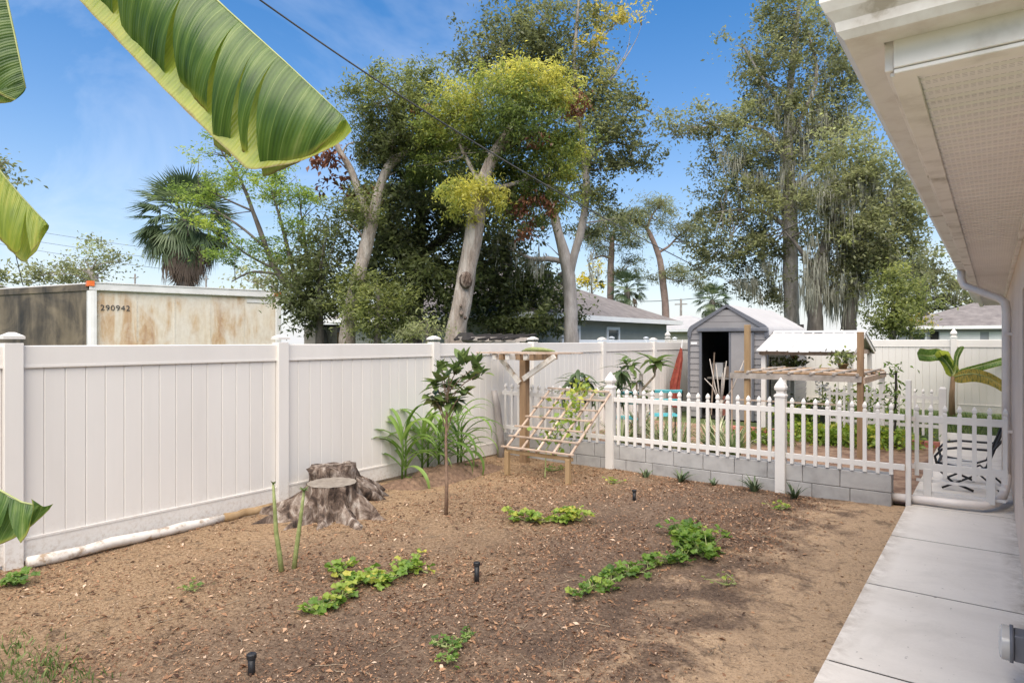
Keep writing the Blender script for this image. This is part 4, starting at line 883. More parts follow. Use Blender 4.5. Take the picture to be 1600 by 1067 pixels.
moss_strands(rt, bs, [(1215, 300, z, 26, 14, 1.8), (1190, 280, z, 26, 12, 1.3), (1260, 200, z, 40, 20, 1.6), (1300, 190, z, 30, 16, 2.0), (1240, 240, z, 30, 20, 1.5), (1170, 440, z, 20, 12, 1.2), (1210, 420, z, 18, 20, 1.2), (1285, 320, z, 26, 20, 1.4), (1150, 240, z, 40, 20, 1.0), (1200, 160, z, 30, 20, 1.0), (1290, 120, z, 30, 30, 1.1), (1320, 240, z, 30, 30, 1.4)], 380)
z = 25
rt, bs = tree('moss_draped_oak', 'low wide oak hung with long grey moss right of the straight trunk', 'tree',
     [[(1275, 520, z, .32), (1272, 470, z, .30), (1278, 420, z, .24), (1300, 350, z, .16), (1320, 280, z, .08)],
      [(1325, 520, z, .30), (1330, 470, z, .26), (1340, 410, z, .2), (1360, 340, z, .1)], [(1276, 430, z, .12), (1250, 390, z, .08), (1225, 360, z, .03)], [(1340, 410, z, .12), (1380, 370, z, .08), (1420, 340, z, .03)]],
     [(1330, 250, z, 50, 50, .48), (1370, 300, z, 48, 46, .5), (1300, 330, z, 50, 44, .36), (1350, 370, z, 60, 44, .46), (1400, 360, z, 40, 40, .5, .9), (1390, 420, z, 44, 44, .5), (1310, 400, z, 46, 32, .3), (1405, 300, z, 26, 30, .5, .7), (1430, 340, z, 18, 20, .5, .6), (1340, 420, z, 40, 30, .4)],
     M['bark_dark'], M['lf_oak'], 17, 0.34, 24, 0.15, 0.45, ntw=40, rtw=0.04, gap=-0.8)
moss_strands(rt, bs, [(1285, 400, z, 24, 22, 2.4), (1310, 440, z, 34, 16, 1.9), (1270, 440, z, 12, 18, 1.8), (1340, 440, z, 28, 14, 1.9), (1325, 350, z, 40, 24, 1.8), (1370, 360, z, 30, 16, 1.5), (1300, 290, z, 36, 20, 1.6), (1300, 455, z, 14, 10, 1.6), (1380, 300, z, 26, 26, 1.2), (1340, 290, z, 30, 20, 1.5), (1390, 400, z, 26, 20, 1.2)], 420)
z = 22.5
tree('leafy_bush', 'big green bush at the right of the mossy oaks over the far fence', 'shrub',
     [[(1395, 525, z, .1), (1395, 490, z, .08), (1395, 460, z, .04)]],
     [(1390, 490, z, 30, 34, .55), (1410, 470, z, 24, 30, .6), (1370, 500, z, 20, 24, .45), (1405, 510, z, 22, 18, .5), (1400, 440, z, 26, 24, .6)],
     M['bark_dark'], M['lf_green'], 18, 0.26, 20, 0.13, 0.45, ntw=6)
z = 26
tree('yellow_bush', 'airy yellow green shrub in front of the grey garage house', 'shrub',
     [[(1424, 525, z, .06), (1424, 505, z, .05), (1424, 490, z, .02)]],
     [(1425, 495, z, 20, 13, .5), (1438, 503, z, 10, 8, .4), (1412, 500, z, 12, 10, .4)],
     M['bark_dark'], M['lf_yellow'], 14, 0.3, 20, 0.11, 0.3, ntw=6, rtw=0.02)
z = 52
rt, bs = tree('far_moss_oak', 'distant oak hung with grey moss beyond the garage house roof', 'tree',
     [[(1440, 520, z, .5), (1440, 470, z, .4), (1435, 420, z, .2)]],
     [(1440, 410, z, 26, 24, .35), (1430, 440, z, 30, 30, .3), (1470, 445, z, 30, 22, .4), (1500, 450, z, 22, 18, .55), (1490, 465, z, 30, 14, .4), (1530, 462, z, 24, 18, .45), (1560, 465, z, 30, 20, .45)],
     M['bark_dark'], M['lf_oak'], 14, 0.9, 22, 0.36, 0.5, ntw=12, rtw=0.1)
moss_strands(rt, bs, [(1435, 415, z, 20, 14, 3.0), (1455, 450, z, 22, 10, 3.0), (1490, 455, z, 24, 8, 2.4), (1440, 450, z, 26, 12, 3.0)], 90)
# pines
def pine(label, path, blobs, limbs):
    return tree('pine_tree', label, 'tree', [path] + limbs, blobs, M['bark_pine'], M['lf_oak'], 22, 0.6, 30, 0.34, 0.16, flat=0.5, ntw=26, rtw=0.05, up=0.6, group='slash pines beyond the houses')
z = 46
pine('thin pine with open layered crown standing against clear sky left of the shed roof',
     [(1041, 520, z, .28), (1039, 470, z, .26), (1033, 420, z, .23), (1028, 395, z, .20), (1015, 365, z, .16), (1008, 352, z, .1)],
     [(1030, 318, z, 24, 12, .45), (1050, 325, z, 14, 9, .4), (1000, 335, z, 22, 12, .42), (980, 345, z, 18, 10, .42), (1035, 350, z, 16, 8, .4), (1075, 355, z, 22, 9, .42), (1090, 365, z, 10, 7, .4), (1060, 365, z, 16, 8, .4), (1030, 430, z, 18, 8, .4), (1060, 428, z, 26, 9, .4), (1085, 438, z, 18, 8, .4), (1005, 350, z, 20, 12, .4), (1072, 380, z, 10, 6, .4)],
     [[(1028, 395, z, .1), (1045, 385, z, .08), (1057, 372, z, .05), (1075, 358, z, .02)], [(1010, 358, z, .1), (1020, 335, z, .06), (1035, 318, z, .02)], [(1010, 355, z, .08), (995, 348, z, .05), (975, 347, z, .02)], [(1036, 432, z, .06), (1055, 438, z, .05), (1085, 440, z, .02)]])
z = 50
pine('reddish pine trunk with a dense low crown seen beside the tall oak',
     [(955, 520, z, .3), (954, 460, z, .28), (955, 400, z, .24), (957, 370, z, .15)],
     [(950, 355, z, 34, 16, .38), (985, 375, z, 24, 14, .38), (925, 375, z, 26, 14, .38), (990, 400, z, 14, 10, .4), (955, 335, z, 24, 12, .38), (975, 425, z, 22, 8, .4), (940, 395, z, 14, 8, .4)],
     [[(955, 405, z, .1), (940, 400, z, .07), (920, 408, z, .03)], [(956, 430, z, .07), (975, 425, z, .03)]])
z = 62
tree('yellow_tree', 'small golden yellow tree behind the green house roof', 'tree',
     [[(925, 520, z, .15), (925, 470, z, .12), (924, 440, z, .05)]], [(920, 430, z, 12, 14, .6), (932, 425, z, 8, 8, .5), (940, 445, z, 5, 8, .5)],
     M['bark_dark'], M['lf_yellow'], 14, 0.7, 18, 0.35, 0.5, ntw=4)

# ------------------------------------------------------------------ palms
def frond_mesh(name, mt, Lp, Lf, n=22, spread=2.5, droop=0.25):
    mb = MB(); mb.tube([(0, 0, 0), (Lp * 0.5, 0, 0.02), (Lp, 0, 0)], [0.025, 0.018, 0.012], 4)
    for i in range(n):
        a = (i / (n - 1) - 0.5) * spread; L = Lf * (1 - 0.25 * abs(i / (n - 1) - 0.5) * 2) * random.uniform(0.9, 1.05)
        d = Vector((math.cos(a), math.sin(a), 0)); s = Vector((-d.y, d.x, 0)); b = Vector((Lp, 0, 0))
        wd = 0.034; z1 = -droop * L * 0.25; z2 = -droop * L * random.uniform(0.6, 1.4)
        q = b + d * L * 0.55 + Vector((0, 0, z1)); e = b + d * L + Vector((0, 0, z2)); lift = Vector((0, 0, 0.02 * (1 if i % 2 else -1)))
        mb.add([b, q + s * wd + lift, e, q - s * wd + lift], [(0, 1, 2, 3)])
    o = mb.build('tmp_frond', mt); me = o.data; bpy.data.objects.remove(o); me.name = name; return me
fr_green = [frond_mesh('frond', M['lf_palm'], 0.8, 0.95), frond_mesh('frond', M['lf_palm'], 0.9, 0.9, droop=0.5)]
fr_dead = [frond_mesh('dead_frond', M['lf_palm_dead'], 0.6, 1.0, 16, 1.2, 0.6), frond_mesh('dead_frond', M['lf_palm_dead'], 0.7, 0.85, 14, 1.0, 0.8)]
def palm(label, px, py, z, sc_, ng, nd, group='sabal palms beyond the fence'):
    top = W(px, py, z); root = thing('palm_tree', label, 'palm tree', (top.x, top.y, 0), group)
    H = top.z
    MB().tube([(0, 0, -0.2), (0.05, 0, H * 0.4), (0, 0, H - 0.1), (0, 0, H + 0.1)], [0.22 * sc_, 0.2 * sc_, 0.24 * sc_, 0.12 * sc_], 10, jit=0.2).build('trunk', M['bark_dark'], root, smooth=True)
    for k in range(ng):
        el = R(85) - R(120) * ((k + 0.5) / ng) ** 0.9; az = k * 2.399 + random.uniform(-.2, .2)
        inst('frond', fr_green[k % 2], root, (0, 0, H), (random.uniform(-.4, .4), -el, az), (sc_,) * 3)
    for k in range(nd // 2):
        el = -R(random.uniform(5, 55)); az = k * 2.399 + random.uniform(-.3, .3)
        inst('frond', fr_green[1] if k % 3 else fr_dead[1], root, (0, 0, H - 0.15 * sc_), (random.uniform(-.5, .5), -el, az), (sc_ * 0.95,) * 3)
    for k in range(nd):
        el = R(-45) - R(42) * random.random(); az = k * 2.399 + random.uniform(-.3, .3)
        inst('dead_frond', fr_dead[k % 2], root, (0, 0, H - random.uniform(0.1, 0.7) * sc_), (random.uniform(-.4, .4), -el, az), (sc_,) * 3)
    return root
palm('sabal palm with a thick skirt of dead brown fronds behind the box trailer', 290, 345, 27, 1.36, 44, 60)
palm('green sabal palm top showing over the ridge of the green house', 980, 452, 48, 1.0, 26, 8)
palm('small sabal palm between the green house and the shed', 1113, 470, 56, 1.1, 28, 14)

# ------------------------------------------------------------------ houses beyond the fence
def hip_house(name, label, x0, x1, y0, y1, ze, rise, ov, wall, rx=None):
    cx_, cy_ = (x0 + x1) / 2, (y0 + y1) / 2
    root = thing(name, label, 'house', (cx_, cy_, 0)); hx, hy = (x1 - x0) / 2, (y1 - y0) / 2
    MB().box((0, 0, ze / 2 - 0.05), (2 * hx - 2 * ov, 2 * hy - 2 * ov, ze + 0.06)).build('wall', wall, root)
    s = min(hx, hy); rzz = ze + s * rise
    if hx < hy: r0, r1 = (0, -(hy - s), rzz), (0, hy - s, rzz)
    else: r0, r1 = (-(hx - s), 0, rzz), (hx - s, 0, rzz)
    c = [(-hx, -hy, ze), (hx, -hy, ze), (hx, hy, ze), (-hx, hy, ze)]
    f = [(0, 1, 4), (1, 2, 5, 4), (2, 3, 5), (3, 0, 4, 5), (0, 3, 2, 1)] if hx < hy else [(0, 1, 5, 4), (1, 2, 5), (2, 3, 4, 5), (3, 0, 4), (0, 3, 2, 1)]
    MB().add(c + [r0, r1], f).build('roof', M['shingle'], root)
    mb = MB()
    for sx in (-1, 1): mb.box((sx * (hx + 0.02), 0, ze - 0.055), (0.05, 2 * hy + 0.09, 0.16))
    for sy in (-1, 1): mb.box((0, sy * (hy + 0.02), ze - 0.055), (2 * hx - 0.01, 0.05, 0.16))
    mb.build('fascia', M['white_trim'], root)
    return root
def window(root, c, wdt, h, face):
    """face 'x+' or 'y-': local centre c on the wall face"""
    c = Vector(c); mb = MB(); t = 0.1
    def bx(o, d):
        mb.box(c + (Vector((0.03, o[0], o[1])) if face == 'x+' else Vector((o[0], -0.03, o[1]))), (0.06, d[0], d[1]) if face == 'x+' else (d[0], 0.06, d[1]))
    bx((0, h / 2 + t / 2), (wdt + 2 * t, t)); bx((0, -h / 2 - t / 2), (wdt + 2 * t, t)); bx((-wdt / 2 - t / 2, 0), (t, h)); bx((wdt / 2 + t / 2, 0), (t, h)); bx((0, 0), (wdt, 0.05))
    o = mb.build('window', M['white_trim'], root)
    MB().box(c + (Vector((0.01, 0, 0)) if face == 'x+' else Vector((0, -0.01, 0))), (0.02, wdt, h) if face == 'x+' else (wdt, 0.02, h)).build('pane', M['glass_dark'], o)
gh_ = hip_house('green_house', 'grey green stucco house with brown shingled hip roof beyond the left fence', -19.6, -10.2, 14.5, 25.1, 2.55, 0.42, 0.45, M['green_house'])
window(gh_, (4.25, 0.2, 1.55), 0.75, 1.2, 'x+'); window(gh_, (4.25, -2.6, 1.55), 0.9, 1.2, 'x+')
for dx, dy in ((0.9, 1.2), (1.3, 1.6)): MB().lathe([(0.12, 0), (0.12, 0.3), (0.2, 0.32), (0.2, 0.42), (0.05, 0.5)], (dx, dy, 4.0), 8).build('roof_vent', M['dark'], gh_)
gr = hip_house('garage_house', 'grey house with two white garage doors beyond the far fence', -4.6, 9.0, 39.4, 49.0, 2.5, 0.36, 0.5, M['grey_house'])
fy = -4.3
for x0, wdt in ((-2.58, 1.7), (-0.5, 1.75)):
    if wdt:
        dm = MB()
        for k in range(4): dm.box((x0 - 1.0, fy - 0.03, 0.3 + k * 0.55), (wdt, 0.05, 0.53))
        dm.build('garage_door', M['white_trim'], gr)
window(gr, (-5.35, fy, 1.6), 0.55, 1.0, 'y-')
MB().box((-4.65, fy - 0.02, 1.15), (0.35, 0.04, 2.2)).build('porch_shade_panel', M['dark'], gr)  # flat dark panel; shade of the recessed porch put into its colour
bh = hip_house('beige_cottage', 'small beige cottage with pale roof between the green house and the shed', -19.5, -12.6, 37, 43.5, 2.45, 0.30, 0.4, M['beige_house'])
for ch in bh.children:
    if ch.name.startswith('roof'): ch.data.materials[0] = M['shed_roof']
window(bh, (3.05, -1.6, 1.5), 0.8, 1.0, 'x+')
rh = hip_house('brown_house', 'brown roofed house at the left edge behind the box trailer', -58, -46.5, 5.5, 16.0, 3.9, 0.42, 0.5, M['beige_house'])
# a second vinyl fence in the next lot, bluer than the near one
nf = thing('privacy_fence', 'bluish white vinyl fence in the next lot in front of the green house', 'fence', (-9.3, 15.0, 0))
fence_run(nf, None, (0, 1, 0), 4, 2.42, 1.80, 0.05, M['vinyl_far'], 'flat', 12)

# ------------------------------------------------------------------ box trailer
tl = thing('box_trailer', 'old cream box trailer with rust streaks parked beyond the left fence', 'trailer', (-22.6, 8.05, 0))
side = Vector((1.54, 5.75, 0)); Ls = side.length; sdir = side.normalized(); tl.rotation_euler = (0, 0, math.atan2(sdir.y, sdir.x) - math.pi / 2)
ZB, ZT = 1.05, 3.62
# local frame: +y along the visible side, x=0 is the side plane, body extends to -x ; front wall at y=0
MB().box((-1.30, Ls / 2, (ZB + ZT - 0.26) / 2), (2.36, Ls - 0.36, ZT - ZB - 0.26)).build('side_panel', M['trailer_side'], tl)
fe = Vector((-6.3, -2.95, 0)); f0 = Vector((-0.38, 0.03, 0))
MB().bar(f0 + Vector((0, 0.06, (ZB + ZT - 0.26) / 2)), fe + Vector((0, 0.06, (ZB + ZT - 0.26) / 2)), 0.10, ZT - ZB - 0.26).build('front_panel', M['trailer_front'], tl)
np_ = 5
for k in range(1, np_): 
    MB().box((-0.116, 0.18 + (Ls - 0.36) * k / np_, (ZB + ZT - 0.26) / 2), (0.012, 0.035, ZT - ZB - 0.27)).build('seam_strip', M['trailer_side'], tl)
MB().box((-0.07, Ls / 2, ZT - 0.15), (0.10, Ls - 0.02, 0.22)).build('top_rail', M['steel_white'], tl, bevel=0.01)
MB().bar(f0 + Vector((0, 0.03, ZT - 0.15)), fe + Vector((0, 0.03, ZT - 0.15)), 0.12, 0.22).build('top_rail', M['trailer_front'], tl, bevel=0.01)
MB().prism([(0.0, 0.0), (0.0, Ls), (-6.3, Ls), (-6.3, -2.93), (-0.4, 0.0)], 2, ZT - 0.036, ZT - 0.001).build('roof', M['steel_white'], tl)
MB().box((-1.2, Ls / 2, ZB - 0.05), (2.5, Ls, 0.12)).build('bottom_rail', M['steel_white'], tl)
cp = MB(); 
cp.prism([(-0.42, -0.035), (-0.10, -0.03), (-0.02, 0.05), (0.0, 0.12), (0.0, 0.20), (-0.10, 0.20), (-0.42, 0.10)], 2, ZB - 0.05, ZT - 0.27).build('corner_post', M['steel_white'], tl)
MB().box((-0.04, Ls - 0.10, (ZB + ZT) / 2 - 0.13), (0.10, 0.20, ZT - ZB - 0.27)).build('corner_post', M['steel_white'], tl, bevel=0.02)
MB().prism([(-0.45, -0.06), (-0.10, -0.055), (0.0, 0.0), (0.03, 0.14), (-0.05, 0.14), (-0.45, 0.0)], 2, ZT - 0.13, ZT + 0.03).build('marker_lamp', M['orange'], tl)
MB().box((0.0, Ls - 0.12, ZT - 0.14), (0.08, 0.26, 0.14)).build('marker_lamp', M['orange'], tl, bevel=0.015)
MB().box((-0.104, Ls - 0.75, ZT - 0.42), (0.012, 0.9, 0.10)).build('faded_plate', M['steel_white'], tl)
rv = MB()
for k in range(np_ + 1):
    for i in range(14): rv.box((-0.106, 0.24 + (Ls - 0.48) * k / np_, ZB + 0.1 + i * 0.16), (0.012, 0.018, 0.018))
for i in range(46): rv.box((-0.016, 0.15 + i * (Ls - 0.3) / 45, ZT - 0.22), (0.012, 0.018, 0.018))
ro = rv.build('rivet', M['steel_white'], tl); ro['kind'] = 'stuff'
for y in (Ls - 0.9, Ls - 1.9):
    wmb = MB(); wmb.lathe([(0.25, -0.12), (0.48, -0.12), (0.5, -0.06), (0.5, 0.06), (0.48, 0.12), (0.25, 0.12)], (0, 0, 0), 20); wmb.v = [(v[2] - 0.25, v[0] + y, v[1] + 0.5) for v in wmb.v]
    wmb.build('wheel', M['black'], tl, smooth=True)
for y in (0.9, 1.05): MB().box((-0.5, y, 0.5), (0.1, 0.1, 1.1)).build('landing_leg', M['dark'], tl)
fc = bpy.data.curves.new('fleet_number', 'FONT'); fc.body = '290942'; fc.size = 0.25; fc.extrude = 0.002; fc.space_character = 1.12
fo = bpy.data.objects.new('tmp_font', fc); C.objects.link(fo)
bpy.context.view_layer.update()
fm = bpy.data.meshes.new_from_object(fo.evaluated_get(bpy.context.evaluated_depsgraph_get())); bpy.data.objects.remove(fo)
fm.materials.clear(); fm.materials.append(M['print_black'])
inst('fleet_number', fm, tl, (-0.103, 0.30, 2.74), (R(90), 0, R(90)))

# ------------------------------------------------------------------ clutter between the fence and the trees
lr = thing('lumber_rack', 'weathered boards and poles stacked fence high right of the thick trunk', 'lumber pile', (W(765, 530, 12.2).x, W(765, 530, 12.2).y, 0))
rdir = Vector((CY, SY, 0))
for k in range(2): 
    for s in (-0.5, 0.5): MB().box(rdir * s + Vector((0, 0.3 * k, 0.85)), (0.08, 0.08, 1.75)).build('rack_leg', M['wood_grey'], lr)
for k in range(9):
    a = rdir * (-0.55 + random.uniform(-.1, .1)) + Vector((0, random.uniform(-.2, .4), 1.74 + 0.012 * k)); b = rdir * (0.55 + random.uniform(-.1, .1)) + Vector((0, random.uniform(-.2, .4), 1.73 + 0.012 * k))
    MB().bar(a, b, 0.09, 0.03).build('board', M['wood_grey'], lr)
for k in range(5):
    a = rdir * (-0.5 + 0.22 * k) + Vector((0, -0.25, 1.80)); b = rdir * (-0.3 + 0.22 * k) + Vector((0, 0.5, 1.90))
    MB().tube([a, b], 0.025, 6).build('pole', M['dark'], lr)
MB().box(rdir * -0.45 + Vector((0, 0, 1.86)), (0.35, 0.35, 0.14), taper=0.5).build('tarp_bundle', M['dark'], lr)
bx_ = W(512, 530, 17)
cb = thing('garden_cabinet', 'weathered grey cabinet with a brown end panel left of the leaning pale trunk', 'cabinet', (bx_.x, bx_.y, 0), rz=YAW)
MB().box((-0.1, 0, 1.05), (0.86, 0.6, 2.2)).build('cabinet_body', M['wood_grey'], cb)
MB().box((-0.1, 0, 2.17), (0.96, 0.7, 0.05)).build('cabinet_top', M['dark'], cb)
MB().box((0.46, -0.02, 1.0), (0.24, 0.56, 2.0)).build('end_panel', M['wood_treated'], cb)

# power lines
def wire(name, label, a, b, sag, r, group=None):
    a, b = Vector(a), Vector(b); P = [a.lerp(b, t / 16) - Vector((0, 0, sag * 4 * (t / 16) * (1 - t / 16))) for t in range(17)]
    return tag(MB().tube(P, r, 6).build(name, M['black'], smooth=True), label, 'power line', group)
P = []
for q in range(25):
    t = q / 24; P.append(W(330 + 780 * t, -55 + 483 * t + 42 * 4 * t * (1 - t) * 0.55, 1 / (0.139 - 0.0935 * t)))
P += [W(1150, 441, 27), W(1195, 440, 36), W(1236, 425, 46)]
tag(MB().tube(P, [0.011 + 0.004 * min(1, q / 24) for q in range(len(P))], 6).build('power_line', M['cable'], smooth=True), 'thick service cable running diagonally in front of the tree crowns', 'power line')
z = 75
for (ya, yb, lb) in ((350, 386, 'highest of the three far power lines by the palm'), (366, 400, 'middle one of the three far power lines by the palm'), (379, 416, 'lowest of the three far power lines by the palm')):
    wire('power_line', lb, W(-60, ya - 9, z), W(330, yb + 13, z), 0.3, 0.022, 'far power lines')
wire('power_line', 'thin cable slanting down at the left edge above the trailer', W(8, 330, 30), W(36, 446, 30), 0.0, 0.02)
wire('power_line', 'far power line left of the small palm', W(1000, 471, 60), W(1150, 457, 60), 0.2, 0.03)
for px, top, z, lb in ((211, 428, 80, 'far utility pole left of the palm trunk'), (322, 430, 80, 'far utility pole right of the palm trunk'), (1064, 467, 60, 'far utility pole left of the small palm')):
    p = W(px, top, z); u = thing('utility_pole', lb, 'utility pole', (p.x, p.y, 0), 'far utility poles')
    MB().tube([(0, 0, -0.2), (0, 0, p.z)], [0.14, 0.1], 8).build('pole', M['bark_grey'], u)
    MB().box((0, 0, p.z - 0.5), (1.2, 0.1, 0.1)).build('crossarm', M['bark_grey'], u)

# ------------------------------------------------------------------ shed
sh = thing('garden_shed', 'grey sided garden shed with rounded eaves and its doorway open', 'shed', (-4.75, 14.3, 0))
hw, SL, EZ, RZ = 0.86, 3.6, 2.05, 2.56
def front_clip(z):
    return hw if z < EZ - 0.05 else max(0.03, min(hw, 0.74 - (z - EZ - 0.08) / (RZ - EZ - 0.08) * 0.72))
SB = 0.135
k = 0; z = 0.04
while z < RZ - 0.12:
    h = SB - 0.006; zc = z + h / 2; wx = front_clip(z)
    lap = Matrix.Rotation(R(-7), 3, 'X')
    if zc > 2.0: segs = ((-wx, wx),)
    else: segs = ((-hw, -0.60), (0.56, hw))
    for a, b in segs:
        if b - a > 0.05:
            if zc > 2.0: MB().prism([(-front_clip(z), z), (front_clip(z), z), (front_clip(z + h), z + h), (-front_clip(z + h), z + h)], 1, -0.012 if int(z / SB) % 2 else -0.008, 0.012).build('siding_board', M['shed_grey'], sh)
            else: MB().box(((a + b) / 2, 0.0, zc), (b - a, 0.016, h), lap).build('siding_board', M['shed_grey'], sh)
    z += SB
mb = MB()
for sx in (-1, 1):
    z = 0.04
    while z < EZ - 0.12:
        h = SB - 0.006
        MB().box((sx * hw, SL / 2, z + h / 2), (0.016, SL - 0.02, h), Matrix.Rotation(R(7 * sx), 3, 'Y')).build('siding_board', M['shed_grey'], sh); z += SB
# liner behind the boards (walls), open doorway
ln = MB(); ln.box((-0.73, 0.03, 1.0), (0.26, 0.02, 2.0)); ln.box((0.45, 0.03, 1.0), (0.82, 0.02, 2.0)); ln.box((-hw + 0.025, SL / 2, 1.0), (0.02, SL - 0.1, 2.0)); ln.box((hw - 0.025, SL / 2, 1.0), (0.02, SL - 0.1, 2.0)); ln.box((0, SL - 0.03, 1.1), (2 * hw - 0.1, 0.02, 2.2)); ln.box((0, SL / 2, 0.03), (2 * hw - 0.1, SL - 0.1, 0.02))
ln.prism([(-hw + 0.03, 2.0), (hw - 0.03, 2.0), (hw - 0.03, EZ - 0.03), (0, RZ - 0.05), (-hw + 0.03, EZ - 0.03)], 1, 0.02, 0.035)
ln.build('liner', M['dark'], sh)
MB().box((0.33, -0.03, 1.0), (0.50, 0.02, 1.94)).build('sliding_door', M['shed_grey'], sh, bevel=0.003)
for x in (0.08, 0.58): MB().box((x, -0.045, 1.0), (0.04, 0.02, 1.94)).build('door_rib', M['shed_trim'], sh)
MB().box((-0.59, -0.03, 1.0), (0.05, 0.04, 1.96)).build('door_jamb', M['shed_trim'], sh)
MB().box((0.12, -0.06, 2.02), (1.56, 0.08, 0.08)).build('door_header', M['shed_trim'], sh, bevel=0.01)
MB().box((-0.75, -0.022, 1.72), (0.15, 0.008, 0.05)).build('label_plate', M['white_trim'], sh)
# rounded eave roof: profile across x, extruded along y
rp = []
for t in range(5):
    a = R(10) + R(60) * t / 4
    rp.append((hw + 0.02 - 0.20 * (1 - math.cos(a)) , EZ - 0.10 + 0.20 * math.sin(a)))
outer = [(hw + 0.025, EZ - 0.16)] + rp + [(0, RZ + 0.02)]
outer = outer + [(-x, z) for x, z in reversed(outer[:-1])]
inner = [(x * 0.96, z - 0.03) for x, z in outer]
MB().prism(outer + list(reversed(inner)), 1, 0.02, SL + 0.05).build('roof', M['shed_roof'], sh)
o2 = [(x * 1.02, z + 0.012) for x, z in outer]; i2 = [(x * 0.93, z - 0.055) for x, z in outer]
MB().prism(o2 + list(reversed(i2)), 1, -0.045, 0.018).build('gable_trim', M['shed_trim'], sh)
for x in (-hw - 0.012, hw + 0.012): MB().box((x, -0.01, 0.95), (0.05, 0.05, 1.9)).build('corner_trim', M['shed_trim'], sh)
MB().box((-0.25, 0.75, 0.9), (0.8, 0.4, 0.04)).build('shelf', M['wood_grey'], sh)
for x, h, mt in ((-0.42, .34, 'steel_white'), (-0.1, .26, 'wood_new')): MB().box((x, .72, .92 + h / 2), (0.25, 0.25, h)).build('storage_box', M[mt], sh, bevel=0.01)
MB().tube([(-0.5, 0.4, 0.05), (-0.46, 0.5, 1.5)], 0.018, 6).build('tool_handle', M['wood_new'], sh)
MB().box((-0.2, 0.7, 0.25), (0.4, 0.35, 0.45)).build('storage_box', M['brick_red'], sh, bevel=0.01)

# red folded umbrella leaning in the corner
ru = thing('patio_umbrella', 'folded red patio umbrella leaning between the fence and the shed', 'umbrella', (-5.85, 14.15, 0))
pr = MB(); 
for i in range(10): pass
P = [(-0.10, 0, 0.25), (-0.03, 0.02, 0.8), (0.04, 0.04, 1.35), (0.08, 0.05, 1.62)]
MB().tube(P, [0.12, 0.11, 0.07, 0.02], 12, jit=0.6).build('folded_canopy', M['red'], ru, smooth=False)
MB().tube([(-0.13, 0, 0), (-0.10, 0, 0.3)], 0.02, 8).build('pole', M['steel_white'], ru)
MB().tube([(0.08, 0.05, 1.6), (0.105, 0.058, 1.8)], [0.02, 0.012], 8).build('finial', M['steel_white'], ru)

# ------------------------------------------------------------------ metal-roofed plant shelter
ht = thing('plant_shelter', 'open white plant shelter with a ribbed white metal gable roof', 'shelter', (-2.95, 14.7, 0))
hx, hy, ez, rz2 = 0.89, 1.3, 1.57, 1.95
for sx in (-1, 1):
    for sy in (-1, 1): MB().box((sx * (hx - 0.10), sy * (hy - 0.12), 0.76), (0.085, 0.085, 1.55)).build('post', M['picket_white'], ht)
for sy in (-1, 1): MB().box((0, sy * (hy - 0.05), ez - 0.035), (2 * hx - 0.02, 0.04, 0.085)).build('eave_beam', M['wood_new'], ht)
for sx in (-1, 1):
    for sy in (-1, 1): MB().bar((sx * (hx - 0.03), sy * (hy + 0.0), ez - 0.03), (sx * (hx - 0.03), 0, rz2 - 0.05), 0.03, 0.09).build('rafter', M['picket_white'], ht)
MB().box((hx - 0.10, 0, ez - 0.02), (0.03, 2 * hy - 0.3, 0.09)).build('tie_beam', M['wood_new'], ht)
for sy in (-1, 1):
    pan = MB(); nb = 9; wv = 2 * hx / nb
    for k in range(nb):
        a = -hx + k * wv
        for (xa, xb, dz) in ((a, a + wv * 0.12, 0.02), (a + wv * 0.12, a + wv, 0.0)):
            pan.add([(xa, 0, rz2 + dz), (xb, 0, rz2 + dz), (xb, sy * (hy + 0.08), ez - 0.01 + dz), (xa, sy * (hy + 0.08), ez - 0.01 + dz)], [(0, 1, 2, 3)])
        pan.add([(a + wv * 0.12, 0, rz2 + 0.02), (a + wv * 0.12, 0, rz2), (a + wv * 0.12, sy * (hy + 0.08), ez - 0.01), (a + wv * 0.12, sy * (hy + 0.08), ez + 0.01)], [(0, 1, 2, 3)])
    o = pan.build('roof_panel', M['metal_roof'], ht)
    sm = o.modifiers.new('thickness', 'SOLIDIFY'); sm.thickness = 0.012
MB().prism([(-0.10, rz2 - 0.005), (0, rz2 + 0.04), (0.10, rz2 - 0.005), (0, rz2 + 0.025)], 0, -hx - 0.01, hx + 0.01).build('ridge_cap', M['metal_roof'], ht)
def pot_plant(name, label, c, rpot, hpot, mt, n, spread, lf, ls=0.10):
    root = thing(name, label, 'potted plant', c)
    MB().lathe([(rpot * 0.7, 0), (rpot, hpot), (rpot * 1.08, hpot), (rpot * 1.08, hpot * 0.88)], (0, 0, 0), 12).build('pot', mt, root, smooth=True)
    P = rng.normal(size=(n, 3)) * np.array((spread, spread, spread * 0.6)) + np.array((0, 0, hpot + spread * 0.8))
    leaf_cloud('foliage', P, ls * (0.7 + 0.6 * rng.random(n)), lf, root, rng.random(n), 0.5)
    return root
pot_plant('potted_plant', 'dark green plant in a small pot on the trellis table under the shelter right end', (-2.2, 13.0, 1.26), 0.09, 0.10, M['wood_post'], 160, 0.11, M['lf_dark'], 0.09)
hb = thing('hanging_basket', 'dark green basket plant hanging under the shelter roof', 'hanging basket', (-3.35, 14.0, 1.52))
MB().tube([(0, 0, 0), (0, 0, -0.12)], 0.006, 5).build('hook', M['black'], hb)
P = rng.normal(size=(220, 3)) * np.array((0.17, 0.17, 0.07)) + np.array((0, 0, -0.2))
leaf_cloud('foliage', P, 0.1 * (0.7 + 0.6 * rng.random(220)), M['lf_dark'], hb, rng.random(220) * .7, 0.5)
wp = thing('white_orchid', 'dark stand with a cluster of white flowers beside the shelter right of the shed', 'flower pot', (-2.75, 14.0, 0))
